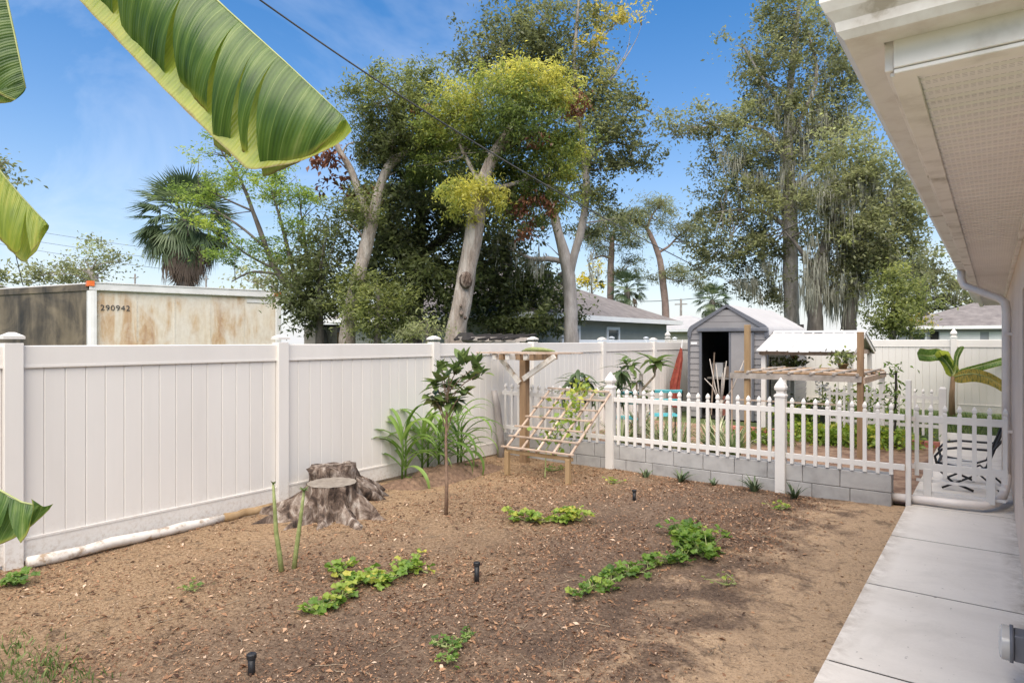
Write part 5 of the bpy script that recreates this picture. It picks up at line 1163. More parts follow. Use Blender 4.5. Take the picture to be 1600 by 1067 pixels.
MB().lathe([(0.16, 0), (0.2, 0.45), (0.22, 0.45)], (0, 0, 0), 12).build('pot', M['shed_trim'], wp, smooth=True)
P = rng.normal(size=(70, 3)) * np.array((0.07, 0.07, 0.17)) + np.array((0, 0, 0.85))
leaf_cloud('blossom', P, 0.09 * np.ones(70), M['white_trim'], wp, rng.random(70), 0.8)
MB().tube([(0, 0, 0.4), (0.02, 0, 0.8), (0, 0.01, 1.1)], 0.012, 5).build('stem', M['stem_green'], wp)

bf_ = thing('bird_feeder', 'small hanging bird feeder with a red top under the shelter roof', 'bird feeder', (W(1243, 556, 13.4).x, W(1243, 556, 13.4).y, 1.33))
MB().tube([(0, 0, 0.26), (0, 0, 0.12)], 0.005, 5).build('hanger', M['black'], bf_)
MB().lathe([(0.085, 0.09), (0.07, 0.115), (0.02, 0.14)], (0, 0, 0), 12).build('top', M['red'], bf_, smooth=True)
MB().lathe([(0.035, -0.12), (0.04, 0.09)], (0, 0, 0), 12).build('tube', M['glass_dark'], bf_, smooth=True)
MB().lathe([(0.08, -0.15), (0.085, -0.125)], (0, 0, 0), 12).build('tray', M['red'], bf_)
for px, lb in ((1196, 'dark garden pole leaning on the shed left of the shelter basket'), (1203, 'thinner dark garden pole leaning on the shed beside the first')):
    a = W(px, 640, 13.7); a.z = 0; b = W(px + 1, 558, 13.95)
    tag(MB().tube([a, b], 0.016, 6).build('garden_pole', M['dark'], smooth=True), lb, 'pole')
pot_plant('potted_plant', 'wide dark tub with low leaves on the ground under the shelter', (W(1275, 640, 13.9).x, W(1275, 640, 13.9).y, 0.0), 0.26, 0.32, M['shed_trim'], 120, 0.12, M['lf_garden'])
pot_plant('potted_plant', 'small dark pot with leaves under the shelter beside the shed', (W(1228, 640, 13.9).x, W(1228, 640, 13.9).y, 0.0), 0.16, 0.26, M['dark'], 120, 0.13, M['lf_dark'])

# ------------------------------------------------------------------ flat arbor of poles
ab = thing('bean_arbor', 'flat wooden arbor of rough poles on tall posts in the garden', 'arbor', (-2.42, 10.8, 0))
MB().box((-0.83, 0, 1.0), (0.085, 0.085, 2.08)).build('post', M['wood_treated'], ab, bevel=0.004)
MB().box((0.83, 0, 0.95), (0.085, 0.085, 1.92)).build('post', M['wood_post'], ab, bevel=0.004)
MB().box((0.83, 2.3, 0.61), (0.085, 0.085, 1.24)).build('post', M['picket_white'], ab, bevel=0.004)
MB().box((-0.83, 2.3, 0.61), (0.085, 0.085, 1.24)).build('post', M['picket_white'], ab, bevel=0.004)
MB().box((-0.12, -0.06, 1.20), (1.95, 0.035, 0.09)).build('beam', M['wood_grey'], ab)
MB().box((0.0, 2.36, 1.20), (1.75, 0.035, 0.09)).build('beam', M['wood_grey'], ab)
MB().box((0.88, 1.15, 1.18), (0.03, 2.38, 0.09)).build('beam', M['wood_new'], ab)
for k in range(6):
    x = -0.8 + 0.32 * k
    MB().tube([(x, -0.1, 1.265), (x + 0.03, 1.1, 1.28), (x + random.uniform(-.05, .05), 2.4, 1.27)], [0.022, 0.02, 0.016], 7, jit=0.3).build('pole', M['wood_grey'], ab)
for k in range(5):
    y = 0.1 + 0.52 * k
    MB().tube([(-1.05 + random.uniform(-.1, .05), y, 1.25), (0.0, y + 0.02, 1.257), (0.88, y, 1.25)], [0.018, 0.02, 0.016], 7, jit=0.3).build('pole', M['wood_new' if k % 2 else 'wood_post'], ab)
MB().box((-0.25, -0.02, 0.80), (1.5, 0.022, 0.022)).build('lower_rail', M['wood_new'], ab)
MB().box((-1.08, -0.02, 0.62), (0.022, 0.022, 1.24)).build('stake', M['wood_new'], ab)

# red edging blocks
ed = thing('brick_edging', 'row of red edging bricks across the garden bed', 'edging', (-2.4, 12.62, 0))
me_b = MB().box((0, 0, 0), (0.215, 0.12, 0.12)).build('tmp', M['brick_red'], bevel=0.006); bme = me_b.data; bpy.data.objects.remove(me_b)
for k in range(15): inst('brick', bme, ed, (-1.6 + 0.228 * k, 0.015 * math.sin(k * 2.2), 0.055), (0, 0, random.uniform(-.03, .03)))

# ------------------------------------------------------------------ garden plants behind the picket fence
def bed_foliage(name, label, pts, n, spread, h, ls, lf, tone, cat='plant', group=None, aspect=0.5, stems=True):
    c = Vector((sum(p[0] for p in pts) / len(pts), sum(p[1] for p in pts) / len(pts), 0)); root = thing(name, label, cat, c, group)
    A = np.array([(p[0] - c.x, p[1] - c.y) for p in pts]); idx = rng.integers(0, len(pts), n)
    P = np.empty((n, 3)); P[:, :2] = A[idx] + rng.normal(size=(n, 2)) * spread; P[:, 2] = 0.02 + h * rng.random(n) ** 0.8
    leaf_cloud('foliage', P, ls * (0.6 + 0.7 * rng.random(n)), lf, root, tone + 0.2 * rng.normal(size=n), aspect)
    if stems:
        mb = MB()
        for p in A: mb.tube([(p[0], p[1], -0.02), (p[0] + 0.01, p[1], h * 0.7)], 0.007, 5)
        mb.build('stem', M['stem_green'], root)
    return root
k = 0
for (px, py, n, sp, h, tone, lb) in ((1200, 695, 130, 0.13, 0.16, .5, 'low leafy greens beside the arbor post in the garden bed'), (1265, 690, 150, 0.15, 0.22, .75, 'bright low greens just right of the picket post'), (1305, 695, 160, 0.15, 0.18, .6, 'patch of mixed greens in the middle of the garden bed'), (1345, 695, 200, 0.16, 0.22, .85, 'brightest lettuce green plants in front of the red edging'), (1385, 700, 200, 0.16, 0.20, .75, 'bright greens near the gate end of the garden bed')):
    g = G(px, py); bed_foliage('salad_plant', lb, [(g.x - .2, g.y), (g.x, g.y), (g.x + .2, g.y)], n * 3, sp * 1.3, h * 1.35, 0.10, M['lf_garden'], tone, group='greens in the garden bed')
for (px, py, h, lb) in ((1310, 672, 0.75, 'leafy pepper plant under the shelter behind the edging'), (1350, 680, 0.95, 'tall bright green plant beside the brown arbor post'), (1262, 668, 0.45, 'short light green plant behind the edging by the picket post'), (1230, 665, 0.4, 'short green plant behind the edging left of the picket post')):
    g = G(px, py); bed_foliage('pepper_plant', lb, [(g.x, g.y)], 300, 0.16, h, 0.12, M['lf_garden'], .6, group='tall plants behind the edging', aspect=0.35)
g = G(1398, 700); tm = thing('staked_tomato', 'dark stake with a tomato vine tied to it near the gate post', 'plant', (g.x, g.y, 0))
MB().tube([(0, 0, -0.05), (0.02, 0, 1.28)], 0.018, 7).build('stake', M['dark'], tm)
MB().tube([(-0.35, 0.02, 1.22), (0.02, 0, 1.22)], 0.008, 5).build('tie', M['dark'], tm)
MB().tube([(0.03, 0.03, 0), (-0.05, 0.03, 0.5), (0.05, 0.02, 0.9), (0.0, 0, 1.35)], 0.008, 5).build('stem', M['stem_green'], tm)
P = np.stack([rng.normal(size=130) * 0.11, rng.normal(size=130) * 0.1, 0.5 + 0.95 * rng.random(130)], 1)
leaf_cloud('foliage', P, 0.11 * (0.6 + 0.7 * rng.random(130)), M['lf_garden'], tm, .35 + .2 * rng.normal(size=130), 0.3, dirs=np.tile((0, 0, -.6), (130, 1)))

# strap-leaved variegated clumps
def strap_clump(name, label, c, n, L, mt, wd=0.022, group=None, lean=0.9, cat='plant'):
    root = thing(name, label, cat, c, group); V = []; F = []; Rn = []
    for _ in range(n):
        a = random.uniform(0, 2 * math.pi); l = L * random.uniform(0.55, 1.1); ln_ = random.uniform(0.25, lean); d = Vector((math.cos(a), math.sin(a), 0)); s = Vector((-d.y, d.x, 0)); k = len(V); r = random.random()
        b = d * random.uniform(0, 0.03)
        for t, f in ((0, 0.7), (0.35, 1), (0.7, 0.75), (1, 0.05)):
            q = b + d * (l * ln_ * t * (0.5 + 0.5 * t)) + Vector((0, 0, l * (t - 0.45 * ln_ * t * t)))
            V += [tuple(q - s * wd / 2 * f), tuple(q + s * wd / 2 * f)]
        for i in range(3): F.append((k + 2 * i, k + 2 * i + 1, k + 2 * i + 3, k + 2 * i + 2)); Rn.append(r)
    npmesh('foliage', np.array(V), np.array(F), mt, root, np.array(Rn)); return root
for i, (x, y, lb) in enumerate(((-4.6, 9.0, 'strap leaved clump nearest the picket post'), (-4.1, 9.3, 'strap leaved clump under the turquoise chairs'), (-3.7, 9.0, 'pale striped clump in the middle of the strap leaved row'), (-3.35, 9.5, 'tall striped clump in front of the shed doorway'), (-2.95, 9.1, 'striped clump at the right end of the strap leaved row'), (-4.9, 10.2, 'darker striped clump farther back by the fence'), (-5.2, 8.7, 'strap leaved clump behind the wooden trellis'))):
    strap_clump('variegated_clump', lb, (x, y, 0.0), 90, 0.74, M['lf_spider'], 0.034, 'variegated strap leaved clumps')
strap_clump('variegated_clump', 'striped grassy clump beside the second picket fence end', (-1.1, 13.9, 0), 36, 0.6, M['lf_spider'], 0.03, 'variegated strap leaved clumps')
M['lf_aloe'] = leafmat('lf_aloe', [(0, (0.035, 0.06, 0.03)), (0.5, (0.075, 0.11, 0.055)), (1, (0.16, 0.20, 0.10))], 0.1, 0.5)
for px, py, L, n, lb in ((1009, 746, 0.16, 14, 'smallest pale spiky clump at the block wall, first right of the picket post'), (1064, 752, 0.24, 22, 'light spiky clump at the wall foot between two small weeds'), (1114, 758, 0.13, 12, 'tiny leafy clump at the wall foot left of the second picket post'), (1179, 768, 0.24, 24, 'dark spiky rosette at the wall just left of the second picket post'), (1241, 778, 0.22, 24, 'dark spiky rosette at the wall just right of the second picket post')):
    g = G(px, py); strap_clump('spiky_plant', lb, (g.x, g.y, gh(g.x, g.y) - 0.01), n, L, M['lf_aloe'], 0.028, 'spiky plants along the block wall', 1.0)

# broadleaf shrubs with separate leaves
me_oval = leaf_obj_mesh('leaf', 0.24, 0.075, M['lf_plumeria']); me_big = leaf_obj_mesh('leaf', 0.30, 0.11, M['lf_plumeria']); me_drp = leaf_obj_mesh('leaf', 0.27, 0.062, M['lf_rosette'], droop=0.55)
def rosette(root, c, n, me, el0, el1, sc_=1.0):
    for k in range(int(n * 1.7)):
        inst('leaf', me, root, c + Vector((random.gauss(0, .02), random.gauss(0, .02), random.gauss(0, .04))) if isinstance(c, Vector) else Vector(c) + Vector((random.gauss(0, .02), random.gauss(0, .02), random.gauss(0, .04))), (random.uniform(-.3, .3), -random.uniform(el0, el1), k * 2.399 + random.uniform(-.2, .2)), (sc_ * random.uniform(.85, 1.25),) * 3)
sb = thing('broadleaf_shrub', 'shrub with drooping narrow leaves behind the sloping trellis', 'shrub', (-5.42, 9.0, 0))
MB().tube([(0, 0, 0), (0.03, 0, 0.6), (0.0, 0.02, 1.2)], [0.02, 0.016, 0.01], 6).build('stem', M['twig'], sb)
for (x, y, z, n) in ((0, 0, 1.22, 14), (-0.16, 0.05, 1.08, 12), (0.18, -0.05, 1.1, 12), (0.05, 0.1, 0.95, 10), (-0.26, -0.05, 0.9, 8), (0.3, 0.05, 0.92, 8)):
    MB().tube([(0, 0, z - 0.4), (x, y, z)], [0.01, 0.006], 5).build('branch', M['twig'], sb); rosette(sb, (x, y, z), n, me_drp, R(-50), R(35))
sb = thing('broadleaf_shrub', 'shrub with drooping narrow leaves left of the first picket post', 'shrub', (-4.95, 9.35, 0))
MB().tube([(0, 0, 0), (0.03, 0, 0.6), (0.0, 0.02, 1.2)], [0.02, 0.016, 0.01], 6).build('stem', M['twig'], sb)
for (x, y, z, n) in ((0.12, 0, 1.28, 12), (-0.1, 0.05, 1.05, 12), (0.1, -0.05, 1.0, 12), (-0.2, 0.1, 0.9, 9), (0.02, 0.0, 0.85, 9)):
    MB().tube([(0, 0, z - 0.4), (x, y, z)], [0.01, 0.006], 5).build('branch', M['twig'], sb); rosette(sb, (x, y, z), n, me_drp, R(-50), R(35))
rosette(sb, (0.26, 0.05, 1.40), 11, me_oval, R(-20), R(45))
sb = thing('plumeria', 'plumeria with a bare grey stem and one leafy crown right of the first picket post', 'shrub', (-4.5, 9.4, 0))
MB().tube([(0, 0, 0), (0.0, 0, 0.5), (0.0, 0.02, 1.25)], [0.045, 0.04, 0.032], 8).build('stem', M['bark_grey'], sb, smooth=True)
for (x, y, z, n, me, s_) in ((0.24, 0.05, 1.42, 12, me_big, 1.0), (-0.07, 0.0, 1.12, 7, me_oval, .9), (0.10, -0.02, 0.86, 8, me_oval, .7), (-0.13, 0.05, 0.9, 5, me_oval, .7)):
    MB().tube([(0, 0, z - 0.45), (x * 0.9, y, z - 0.2), (x, y, z)], [0.02, 0.016, 0.014], 6).build('branch', M['twig'], sb); rosette(sb, (x, y, z), n, me, R(-15), R(45), s_)
# bare pruned shrub in front of the shed door
bs_ = thing('bare_shrub', 'leafless pruned shrub in front of the dark shed doorway', 'shrub', (-3.9, 11.4, 0))
mb = MB(); mb.tube([(0, 0, 0), (0.0, 0, 0.5), (0.02, 0, 0.72)], [0.035, 0.03, 0.028], 8)
for x, y, z_ in ((-0.2, 0.0, 1.45), (-0.12, .1, 1.35), (0.06, .05, 1.30), (0.12, -.05, 1.42), (-0.26, -.1, 1.1), (0.44, .0, 1.5), (0.0, .1, 1.2)):
    mb.tube([(0, 0, 0.6), (x * 0.5, y * 0.5, 0.95), (x, y, z_)], [0.017, 0.013, 0.008], 6)
mb.build('branch', M['wood_grey'], bs_, smooth=True)
# vine climbing on the trellis
tv = thing('climbing_vine', 'yellowing vine with broad leaves climbing up the middle of the trellis', 'vine', (-4.62, 7.3, 0.0))
MB().tube([(0, -0.45, 0.02), (-0.08, -0.3, 0.35), (0.02, -0.05, 0.66), (0.0, 0.2, 0.9), (0.04, 0.42, 1.12)], 0.008, 5).build('stem', M['stem_green'], tv)
n = 190; t = rng.random(n); P = np.stack([rng.normal(size=n) * (0.10 + 0.1 * (1 - t)), -0.4 + 0.85 * t + rng.normal(size=n) * 0.05, 0.32 + 0.85 * t + rng.normal(size=n) * 0.06], 1)
leaf_cloud('foliage', P, 0.085 * (0.6 + 0.7 * rng.random(n)), M['lf_vine'], tv, .45 + .45 * t + .15 * rng.normal(size=n), 0.75)

# turquoise chairs behind the picket fence
def teal_chair(label, x, y, rz):
    c = thing('garden_chair', label, 'chair', (x, y, 0.02), 'turquoise garden chairs', rz)
    for sx in (-0.25, 0.25):
        MB().tube([(sx, -0.25, 0), (sx, -0.27, 0.42), (sx, 0.2, 0.40), (sx, 0.34, 0.88)], 0.012, 6).build('side_frame', M['black'], c)
        MB().tube([(sx, 0.26, 0), (sx, -0.1, 0.62), (sx, -0.26, 0.63)], 0.012, 6).build('leg', M['black'], c)
    for q in range(4): MB().box((0, -0.2 + 0.125 * q, 0.42), (0.48, 0.05, 0.018)).build('seat_slat', M['teal'], c)
    for q in (0.55, 0.92): MB().bar((0, 0.21 + .12 * q, 0.44 + .44 * q), (0, 0.225 + .12 * q, 0.49 + .44 * q), 0.48, 0.018, (0, -1, 0.2)).build('back_slat', M['teal'], c)
    return c
teal_chair('turquoise chair partly hidden by the first picket post', -5.1, 10.1, R(200))
teal_chair('turquoise chair standing among striped clumps by the fence', -4.75, 10.9, R(215))
# black lounge chair on the walkway
lc = thing('lounge_chair', 'black tube framed lounge chair with pale straps on the walkway beyond the gate', 'chair', (-0.18, 9.35, 0.04))
for sy in (-0.33, 0.33):
    MB().tube([(0.26, sy, 0.62), (0.18, sy, 0.50), (-0.15, sy, 0.50), (-0.30, sy, 0.47), (-0.37, sy, 0.38), (-0.34, sy, 0.24), (-0.20, sy, 0.10), (0.0, sy, 0.02)], 0.014, 8).build('arm_frame', M['black'], lc, smooth=True)
    MB().tube([(0.29, sy * .85, 0.80), (0.12, sy * .85, 0.30), (0.02, sy * .85, 0.25), (-0.34, sy * .85, 0.30)], 0.014, 8).build('seat_frame', M['black'], lc, smooth=True)
    MB().tube([(-0.30, sy, 0.02), (0.05, sy, 0.22), (0.27, sy, 0.02)], 0.013, 8).build('leg', M['black'], lc, smooth=True)
MB().tube([(0.29, -0.28, 0.80), (0.29, 0.28, 0.80)], 0.014, 8).build('top_bar', M['black'], lc)
MB().tube([(-0.34, -0.28, 0.30), (-0.34, 0.28, 0.30)], 0.014, 8).build('front_bar', M['black'], lc)
for k in range(4): MB().box((-0.16 + 0.002 * k, -0.2 + 0.13 * k, 0.285), (0.36, 0.035, 0.008)).build('seat_strap', M['steel_white'], lc)
for k in (0, 4): MB().bar((0.12, -0.22 + 0.11 * k, 0.32), (0.275, -0.22 + 0.11 * k, 0.77), 0.06, 0.008, (1, 0, 0)).build('back_strap', M['dark'], lc)

# ------------------------------------------------------------------ banana plants
def banana_leaf(root, mid, wn, wf, dn, df, mt, cuts=(), name='leaf', seed=0, nv=14, rib_r=0.012, skew=0.12, mt2=None):
    """mid: list of midrib points; wn/wf half widths; dn/df list of (dir) droop directions for the two halves"""
    rnd_ = random.Random(seed); mid = [Vector(p) for p in mid]
    # resample
    NU = 110; L = [0]
    for a, b in zip(mid[:-1], mid[1:]): L.append(L[-1] + (b - a).length)
    def at(t):
        s = t * L[-1]
        for i in range(len(mid) - 1):
            if s <= L[i + 1] or i == len(mid) - 2:
                k = (s - L[i]) / (L[i + 1] - L[i]); p0, p1, p2, p3 = mid[max(i - 1, 0)], mid[i], mid[i + 1], mid[min(i + 2, len(mid) - 1)]
                return 0.5 * ((2 * p1) + (p2 - p0) * k + (2 * p0 - 5 * p1 + 4 * p2 - p3) * k * k + (3 * p1 - p0 - 3 * p2 + p3) * k ** 3)
    def prof_(t): return min(1, (t / 0.16)) ** 0.6 * (1 - max(0, (t - 0.91) / 0.09) ** 1.2 * 0.99) if t > 0 else 0.0
    V = []; F = []; UV = []; FM = []
    for side, (wd, dr) in enumerate(((wn, dn), (wf, df))):
        cutu = sorted(c[0] for c in cuts if c[1] == side)
        bounds = [0.0] + cutu + [1.0]
        for bi in range(len(bounds) - 1):
            u0, u1 = bounds[bi], bounds[bi + 1]; nu = max(3, int(NU * (u1 - u0))); o = len(V); tw = rnd_.uniform(-0.12, 0.12); drop = rnd_.uniform(-0.03, 0.06)
            for i in range(nu + 1):
                u = u0 + (u1 - u0) * i / nu
                p = at(u); tg = (at(min(1, u + 0.01)) - at(max(0, u - 0.01))).normalized()
                d0 = Vector(dr[0]).normalized(); d1 = Vector(dr[1]).normalized(); e = (i / nu - 0.5) * 2
                gap = 0.012 if len(bounds) > 2 else 0
                for j in range(nv + 1):
                    v = j / nv
                    d = d0.lerp(d1, v * 0.8).normalized()
                    q = p + d * (wd * prof_(u) * v) + tg * (wd * skew * v - e * gap * v * v * 3) + d1 * (drop * v * v)
                    nrm = d.cross(tg).normalized()
                    q += nrm * (0.0032 * math.sin(u * 2 * math.pi * 27) * min(1, v * 3) + tw * v * v * wd * e * 0.5 + 0.02 * v * math.sin(u * 9 + side))
                    V.append(q); UV.append((u, v))
            for i in range(nu):
                for j in range(nv):
                    a = o + i * (nv + 1) + j; F.append((a, a + 1, a + nv + 2, a + nv + 1)); FM.append(side)
    me = bpy.data.meshes.new(name); me.from_pydata([tuple(v) for v in V], [], F); me.polygons.foreach_set('use_smooth', [True] * len(F))
    uvl = me.uv_layers.new(name='UVMap'); li = np.empty(len(me.loops), dtype=np.int32); me.loops.foreach_get('vertex_index', li)
    uvl.data.foreach_set('uv', np.array(UV, dtype=np.float32)[li].ravel()); me.materials.append(mt)
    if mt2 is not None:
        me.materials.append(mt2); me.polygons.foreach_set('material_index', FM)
    lo = link(name, me, root)
    pts = [at(t / 24) for t in range(25)]
    MB().tube(pts, [rib_r * (1 - 0.85 * t / 24) for t in range(25)], 7).build('midrib', M['banana_rib'], lo, smooth=True)
    return lo
bpb = Vector((-3.05, 0.12, 0)); bp = thing('banana_plant', 'large banana plant at the left whose long leaf hangs across the upper left corner', 'banana plant', bpb)
MB().tube([(0, 0, -0.05), (0.0, 0.02, 0.8), (0.05, 0.05, 1.7), (0.08, 0.08, 2.45)], [0.13, 0.115, 0.09, 0.06], 14, jit=0.1).build('stem', M['banana_stem'], bp, smooth=True)
crown = Vector((0.08, 0.08, 2.4))
def L_(*pts): return [crown] + [W(*p) - bpb for p in pts]
toward = Vector((SY, -CY, 0)); right = Vector((CY, SY, 0)); down = Vector((0, 0, -1))
# the long one: the midrib is its upper right edge, both halves hang down
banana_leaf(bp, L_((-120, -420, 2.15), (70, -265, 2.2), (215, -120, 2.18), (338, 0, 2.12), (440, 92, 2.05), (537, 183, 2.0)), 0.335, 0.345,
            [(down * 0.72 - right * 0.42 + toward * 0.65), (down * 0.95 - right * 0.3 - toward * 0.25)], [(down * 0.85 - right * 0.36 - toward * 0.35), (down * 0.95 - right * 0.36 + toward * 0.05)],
            M['banana'], cuts=[(0.70, 0), (0.785, 0), (0.85, 0), (0.885, 0), (0.91, 0)], seed=3, skew=0.14, mt2=M['banana_young_or_backlit'])  # brighter far half: light through the leaf painted into its colour
banana_leaf(bp, L_((-200, -230, 1.9), (-90, -220, 1.85), (-20, -120, 1.85), (15, 20, 1.85), (40, 138, 1.85)), 0.10, 0.16,
            [(-right + down * .2), (-right + down)], [(toward * .5 - right * .6 + down * .2), (-right * .6 + down)], M['banana'], cuts=[(0.75, 1)], seed=5)
banana_leaf(bp, L_((-200, 20, 2.2), (-110, 130, 2.2), (-40, 215, 2.2), (20, 292, 2.2), (74, 350, 2.2)), 0.17, 0.20,
            [(down + toward * .5), (down)], [(down - toward * .4), (down - right * .1)], M['banana_young_or_backlit'], cuts=[(0.82, 0), (0.93, 0), (0.8, 1)], seed=8)
banana_leaf(bp, [crown + Vector((-.02, 0, -.3))] + [W(*p) - bpb for p in ((-190, 420, 1.75), (-120, 560, 1.7), (-60, 690, 1.65), (5, 770, 1.6), (66, 791, 1.6))], 0.14, 0.16,
            [(down + toward * .3), (down)], [(down - right * .5 - toward * .3), (down - right * .2)], M['banana'], cuts=[(0.82, 0), (0.86, 0), (0.9, 0), (0.94, 0)], seed=13)
banana_leaf(bp, [crown, (-0.3, -0.3, 2.9), (-0.8, -0.7, 3.0), (-1.3, -1.1, 2.6)], 0.3, 0.3, [(-.5, .5, -.4), (0, 0, -1)], [(.5, -.5, -.4), (0, 0, -1)], M['banana'], seed=4)
# the small banana plant by the far fence
b2b = W(1487, 648, 14.9); b2b.z = 0
b2 = thing('banana_plant', 'young banana plant with five leaves in front of the far white fence', 'banana plant', b2b)
MB().tube([(0, 0, -0.05), (0.0, 0, 0.5), (0.03, 0, 0.95)], [0.075, 0.058, 0.045], 12, jit=0.15).build('stem', M['wood_post'], b2, smooth=True)
cr2 = Vector((0.03, 0, 0.92)); L2 = lambda *p: [cr2] + [W(*q) - b2b for q in p]
up_ = Vector((0, 0, 1)); dd = [up_ * .8 + toward * .3, up_ + toward * .1]; d2_ = [down * .7 + toward * .5, down + toward * .2]; z = 14.9
banana_leaf(b2, L2((1487, 578, z), (1470, 557, z), (1450, 556, z), (1433, 554, z - .3)), .11, .14, dd, d2_, M['banana'], seed=1, nv=6, rib_r=.02)
banana_leaf(b2, L2((1486, 582, z), (1480, 570, z), (1472, 557, z), (1466, 547, z - .3)), .16, .14, [right + up_ * .3, right], [-right + down * .5, -right + down], M['banana_young_or_backlit'], seed=2, nv=6, rib_r=.02)
banana_leaf(b2, L2((1492, 580, z), (1495, 560, z), (1499, 548, z), (1503, 541, z)), .05, .05, [right, right], [-right, -right], M['banana'], seed=3, nv=4, rib_r=.02)
banana_leaf(b2, L2((1500, 582, z), (1525, 574, z), (1550, 567, z), (1576, 561, z + .1)), .09, .13, dd, d2_, M['banana'], seed=4, nv=6, rib_r=.02)
banana_leaf(b2, L2((1502, 586, z - .2), (1522, 584, z - .4), (1545, 590, z - .6), (1569, 604, z - .7)), .08, .13, dd, d2_, M['banana_old'], seed=5, nv=6, rib_r=.02)

# ------------------------------------------------------------------ stump
st = thing('tree_stump', 'wide weathered tree stump with flared roots in front of the fence', 'stump', (-5.40, 4.12, 0))
V = []; F = []; nA, nR = 168, 30
lobes = [(0.35, .66), (-0.25, .60), (-0.9, .46), (-1.45, .58), (-2.05, .70), (-2.55, .78), (-3.0, .66), (2.6, .5), (1.6, .35), (0.95, .45)]
for j in range(nR + 1):
    t = j / nR; zt = 0.33 * (1 - t) ** 1.6 if t < 1 else -0.05
    for i in range(nA):
        a = 2 * math.pi * i / nA
        fl = max(math.exp(-((math.atan2(math.sin(a - la), math.cos(a - la))) / 0.16) ** 2) * (lr_ - 0.30) for la, lr_ in lobes)
        r = 0.245 + 0.10 * t ** 1.5 + max(0, fl) * t ** 1.7 * 1.15
        nz = noise.noise(Vector((math.cos(a) * 3.5, math.sin(a) * 3.5, t * 2.2))) * 0.05 + noise.noise(Vector((math.cos(a) * 11, math.sin(a) * 11, t * 4))) * 0.026 + noise.noise(Vector((math.cos(a) * 26, math.sin(a) * 26, t * 6))) * 0.012
        rg = abs(noise.noise(Vector((math.cos(a) * 9, math.sin(a) * 9, t * 1.2)))) * 0.055 + abs(noise.noise(Vector((math.cos(a) * 21, math.sin(a) * 21, t * 2.0)))) * 0.03
        nz -= rg * min(1, t * 3 + 0.15)
        ridge = max(0, fl) * 0.55 * t * (1 - t) * 1.2
        rr = r + nz * (0.4 + t)
        V.append((math.cos(a) * rr, math.sin(a) * rr, zt + ridge + nz * 0.6 * t - (0.06 if j == nR else 0)))
for j in range(nR):
    for i in range(nA): i2 = (i + 1) % nA; F.append((j * nA + i, (j + 1) * nA + i, (j + 1) * nA + i2, j * nA + i2))
mb = MB(); mb.add(V, F); mb.build('root_flare', M['stump_bark'], st, smooth=True)
V = [(0, 0, 0.328)]; F = []; nA = 72
for k, rr in enumerate((0.10, 0.18, 0.243)):
    for i in range(nA):
        a = 2 * math.pi * i / nA; V.append((math.cos(a) * rr * (1 + 0.02 * noise.noise(Vector((math.cos(a) * 3, math.sin(a) * 3, 0)))), math.sin(a) * rr, 0.333 + 0.006 * noise.noise(Vector((math.cos(a) * rr * 22, math.sin(a) * rr * 22, 1)))))
for i in range(nA): F.append((0, 1 + i, 1 + (i + 1) % nA))
for k in range(2):
    for i in range(nA): i2 = (i + 1) % nA; F.append((1 + k * nA + i, 1 + (k + 1) * nA + i, 1 + (k + 1) * nA + i2, 1 + k * nA + i2))
MB().add(V, F).build('cut_top', M['stump_top'], st, smooth=True)
s2 = thing('stump_block', 'upright chunk of split trunk behind the wide stump against the fence', 'stump', (-5.86, 4.50, 0))
V = []; F = []; nA = 40; prof2 = [(0.36, -0.06), (0.33, 0.05), (0.27, 0.16), (0.235, 0.26), (0.225, 0.33), (0.22, 0.39), (0.14, 0.395), (0.02, 0.38)]
for j, (r, zt) in enumerate(prof2):
    for i in range(nA):
        a = 2 * math.pi * i / nA; nz = noise.noise(Vector((math.cos(a) * 3.1 + 5, math.sin(a) * 3.1, zt * 6))) * 0.07 + noise.noise(Vector((math.cos(a) * 10, math.sin(a) * 10, zt * 8))) * 0.025
        top = 0.05 * noise.noise(Vector((math.cos(a) * 2, math.sin(a) * 2 + 3, r * 5))) if zt > 0.35 else 0
        V.append((math.cos(a) * (r + nz) * 0.85, math.sin(a) * (r + nz) * 1.25, zt + top))
for j in range(len(prof2) - 1):
    for i in range(nA): i2 = (i + 1) % nA; F.append((j * nA + i, j * nA + i2, (j + 1) * nA + i2, (j + 1) * nA + i))
F.append(tuple((len(prof2) - 1) * nA + i for i in range(nA)))
MB().add(V, F).build('trunk_chunk', M['stump_bark'], s2, smooth=True)
for p in ([(0.12, 0.15, 0.20), (0.24, 0.34, 0.09), (0.34, 0.5, -0.02)], [(0.15, 0.05, 0.18), (0.34, 0.22, 0.08), (0.46, 0.36, -0.02)], [(0.05, 0.3, 0.16), (0.08, 0.52, 0.06), (0.08, 0.68, -0.03)]):
    MB().tube([p[0], Vector(p[0]).lerp(Vector(p[1]), .5), p[1], p[2]], [0.10, 0.085, 0.065, 0.03], 10, jit=0.35).build('root', M['stump_bark'], s2, smooth=True)

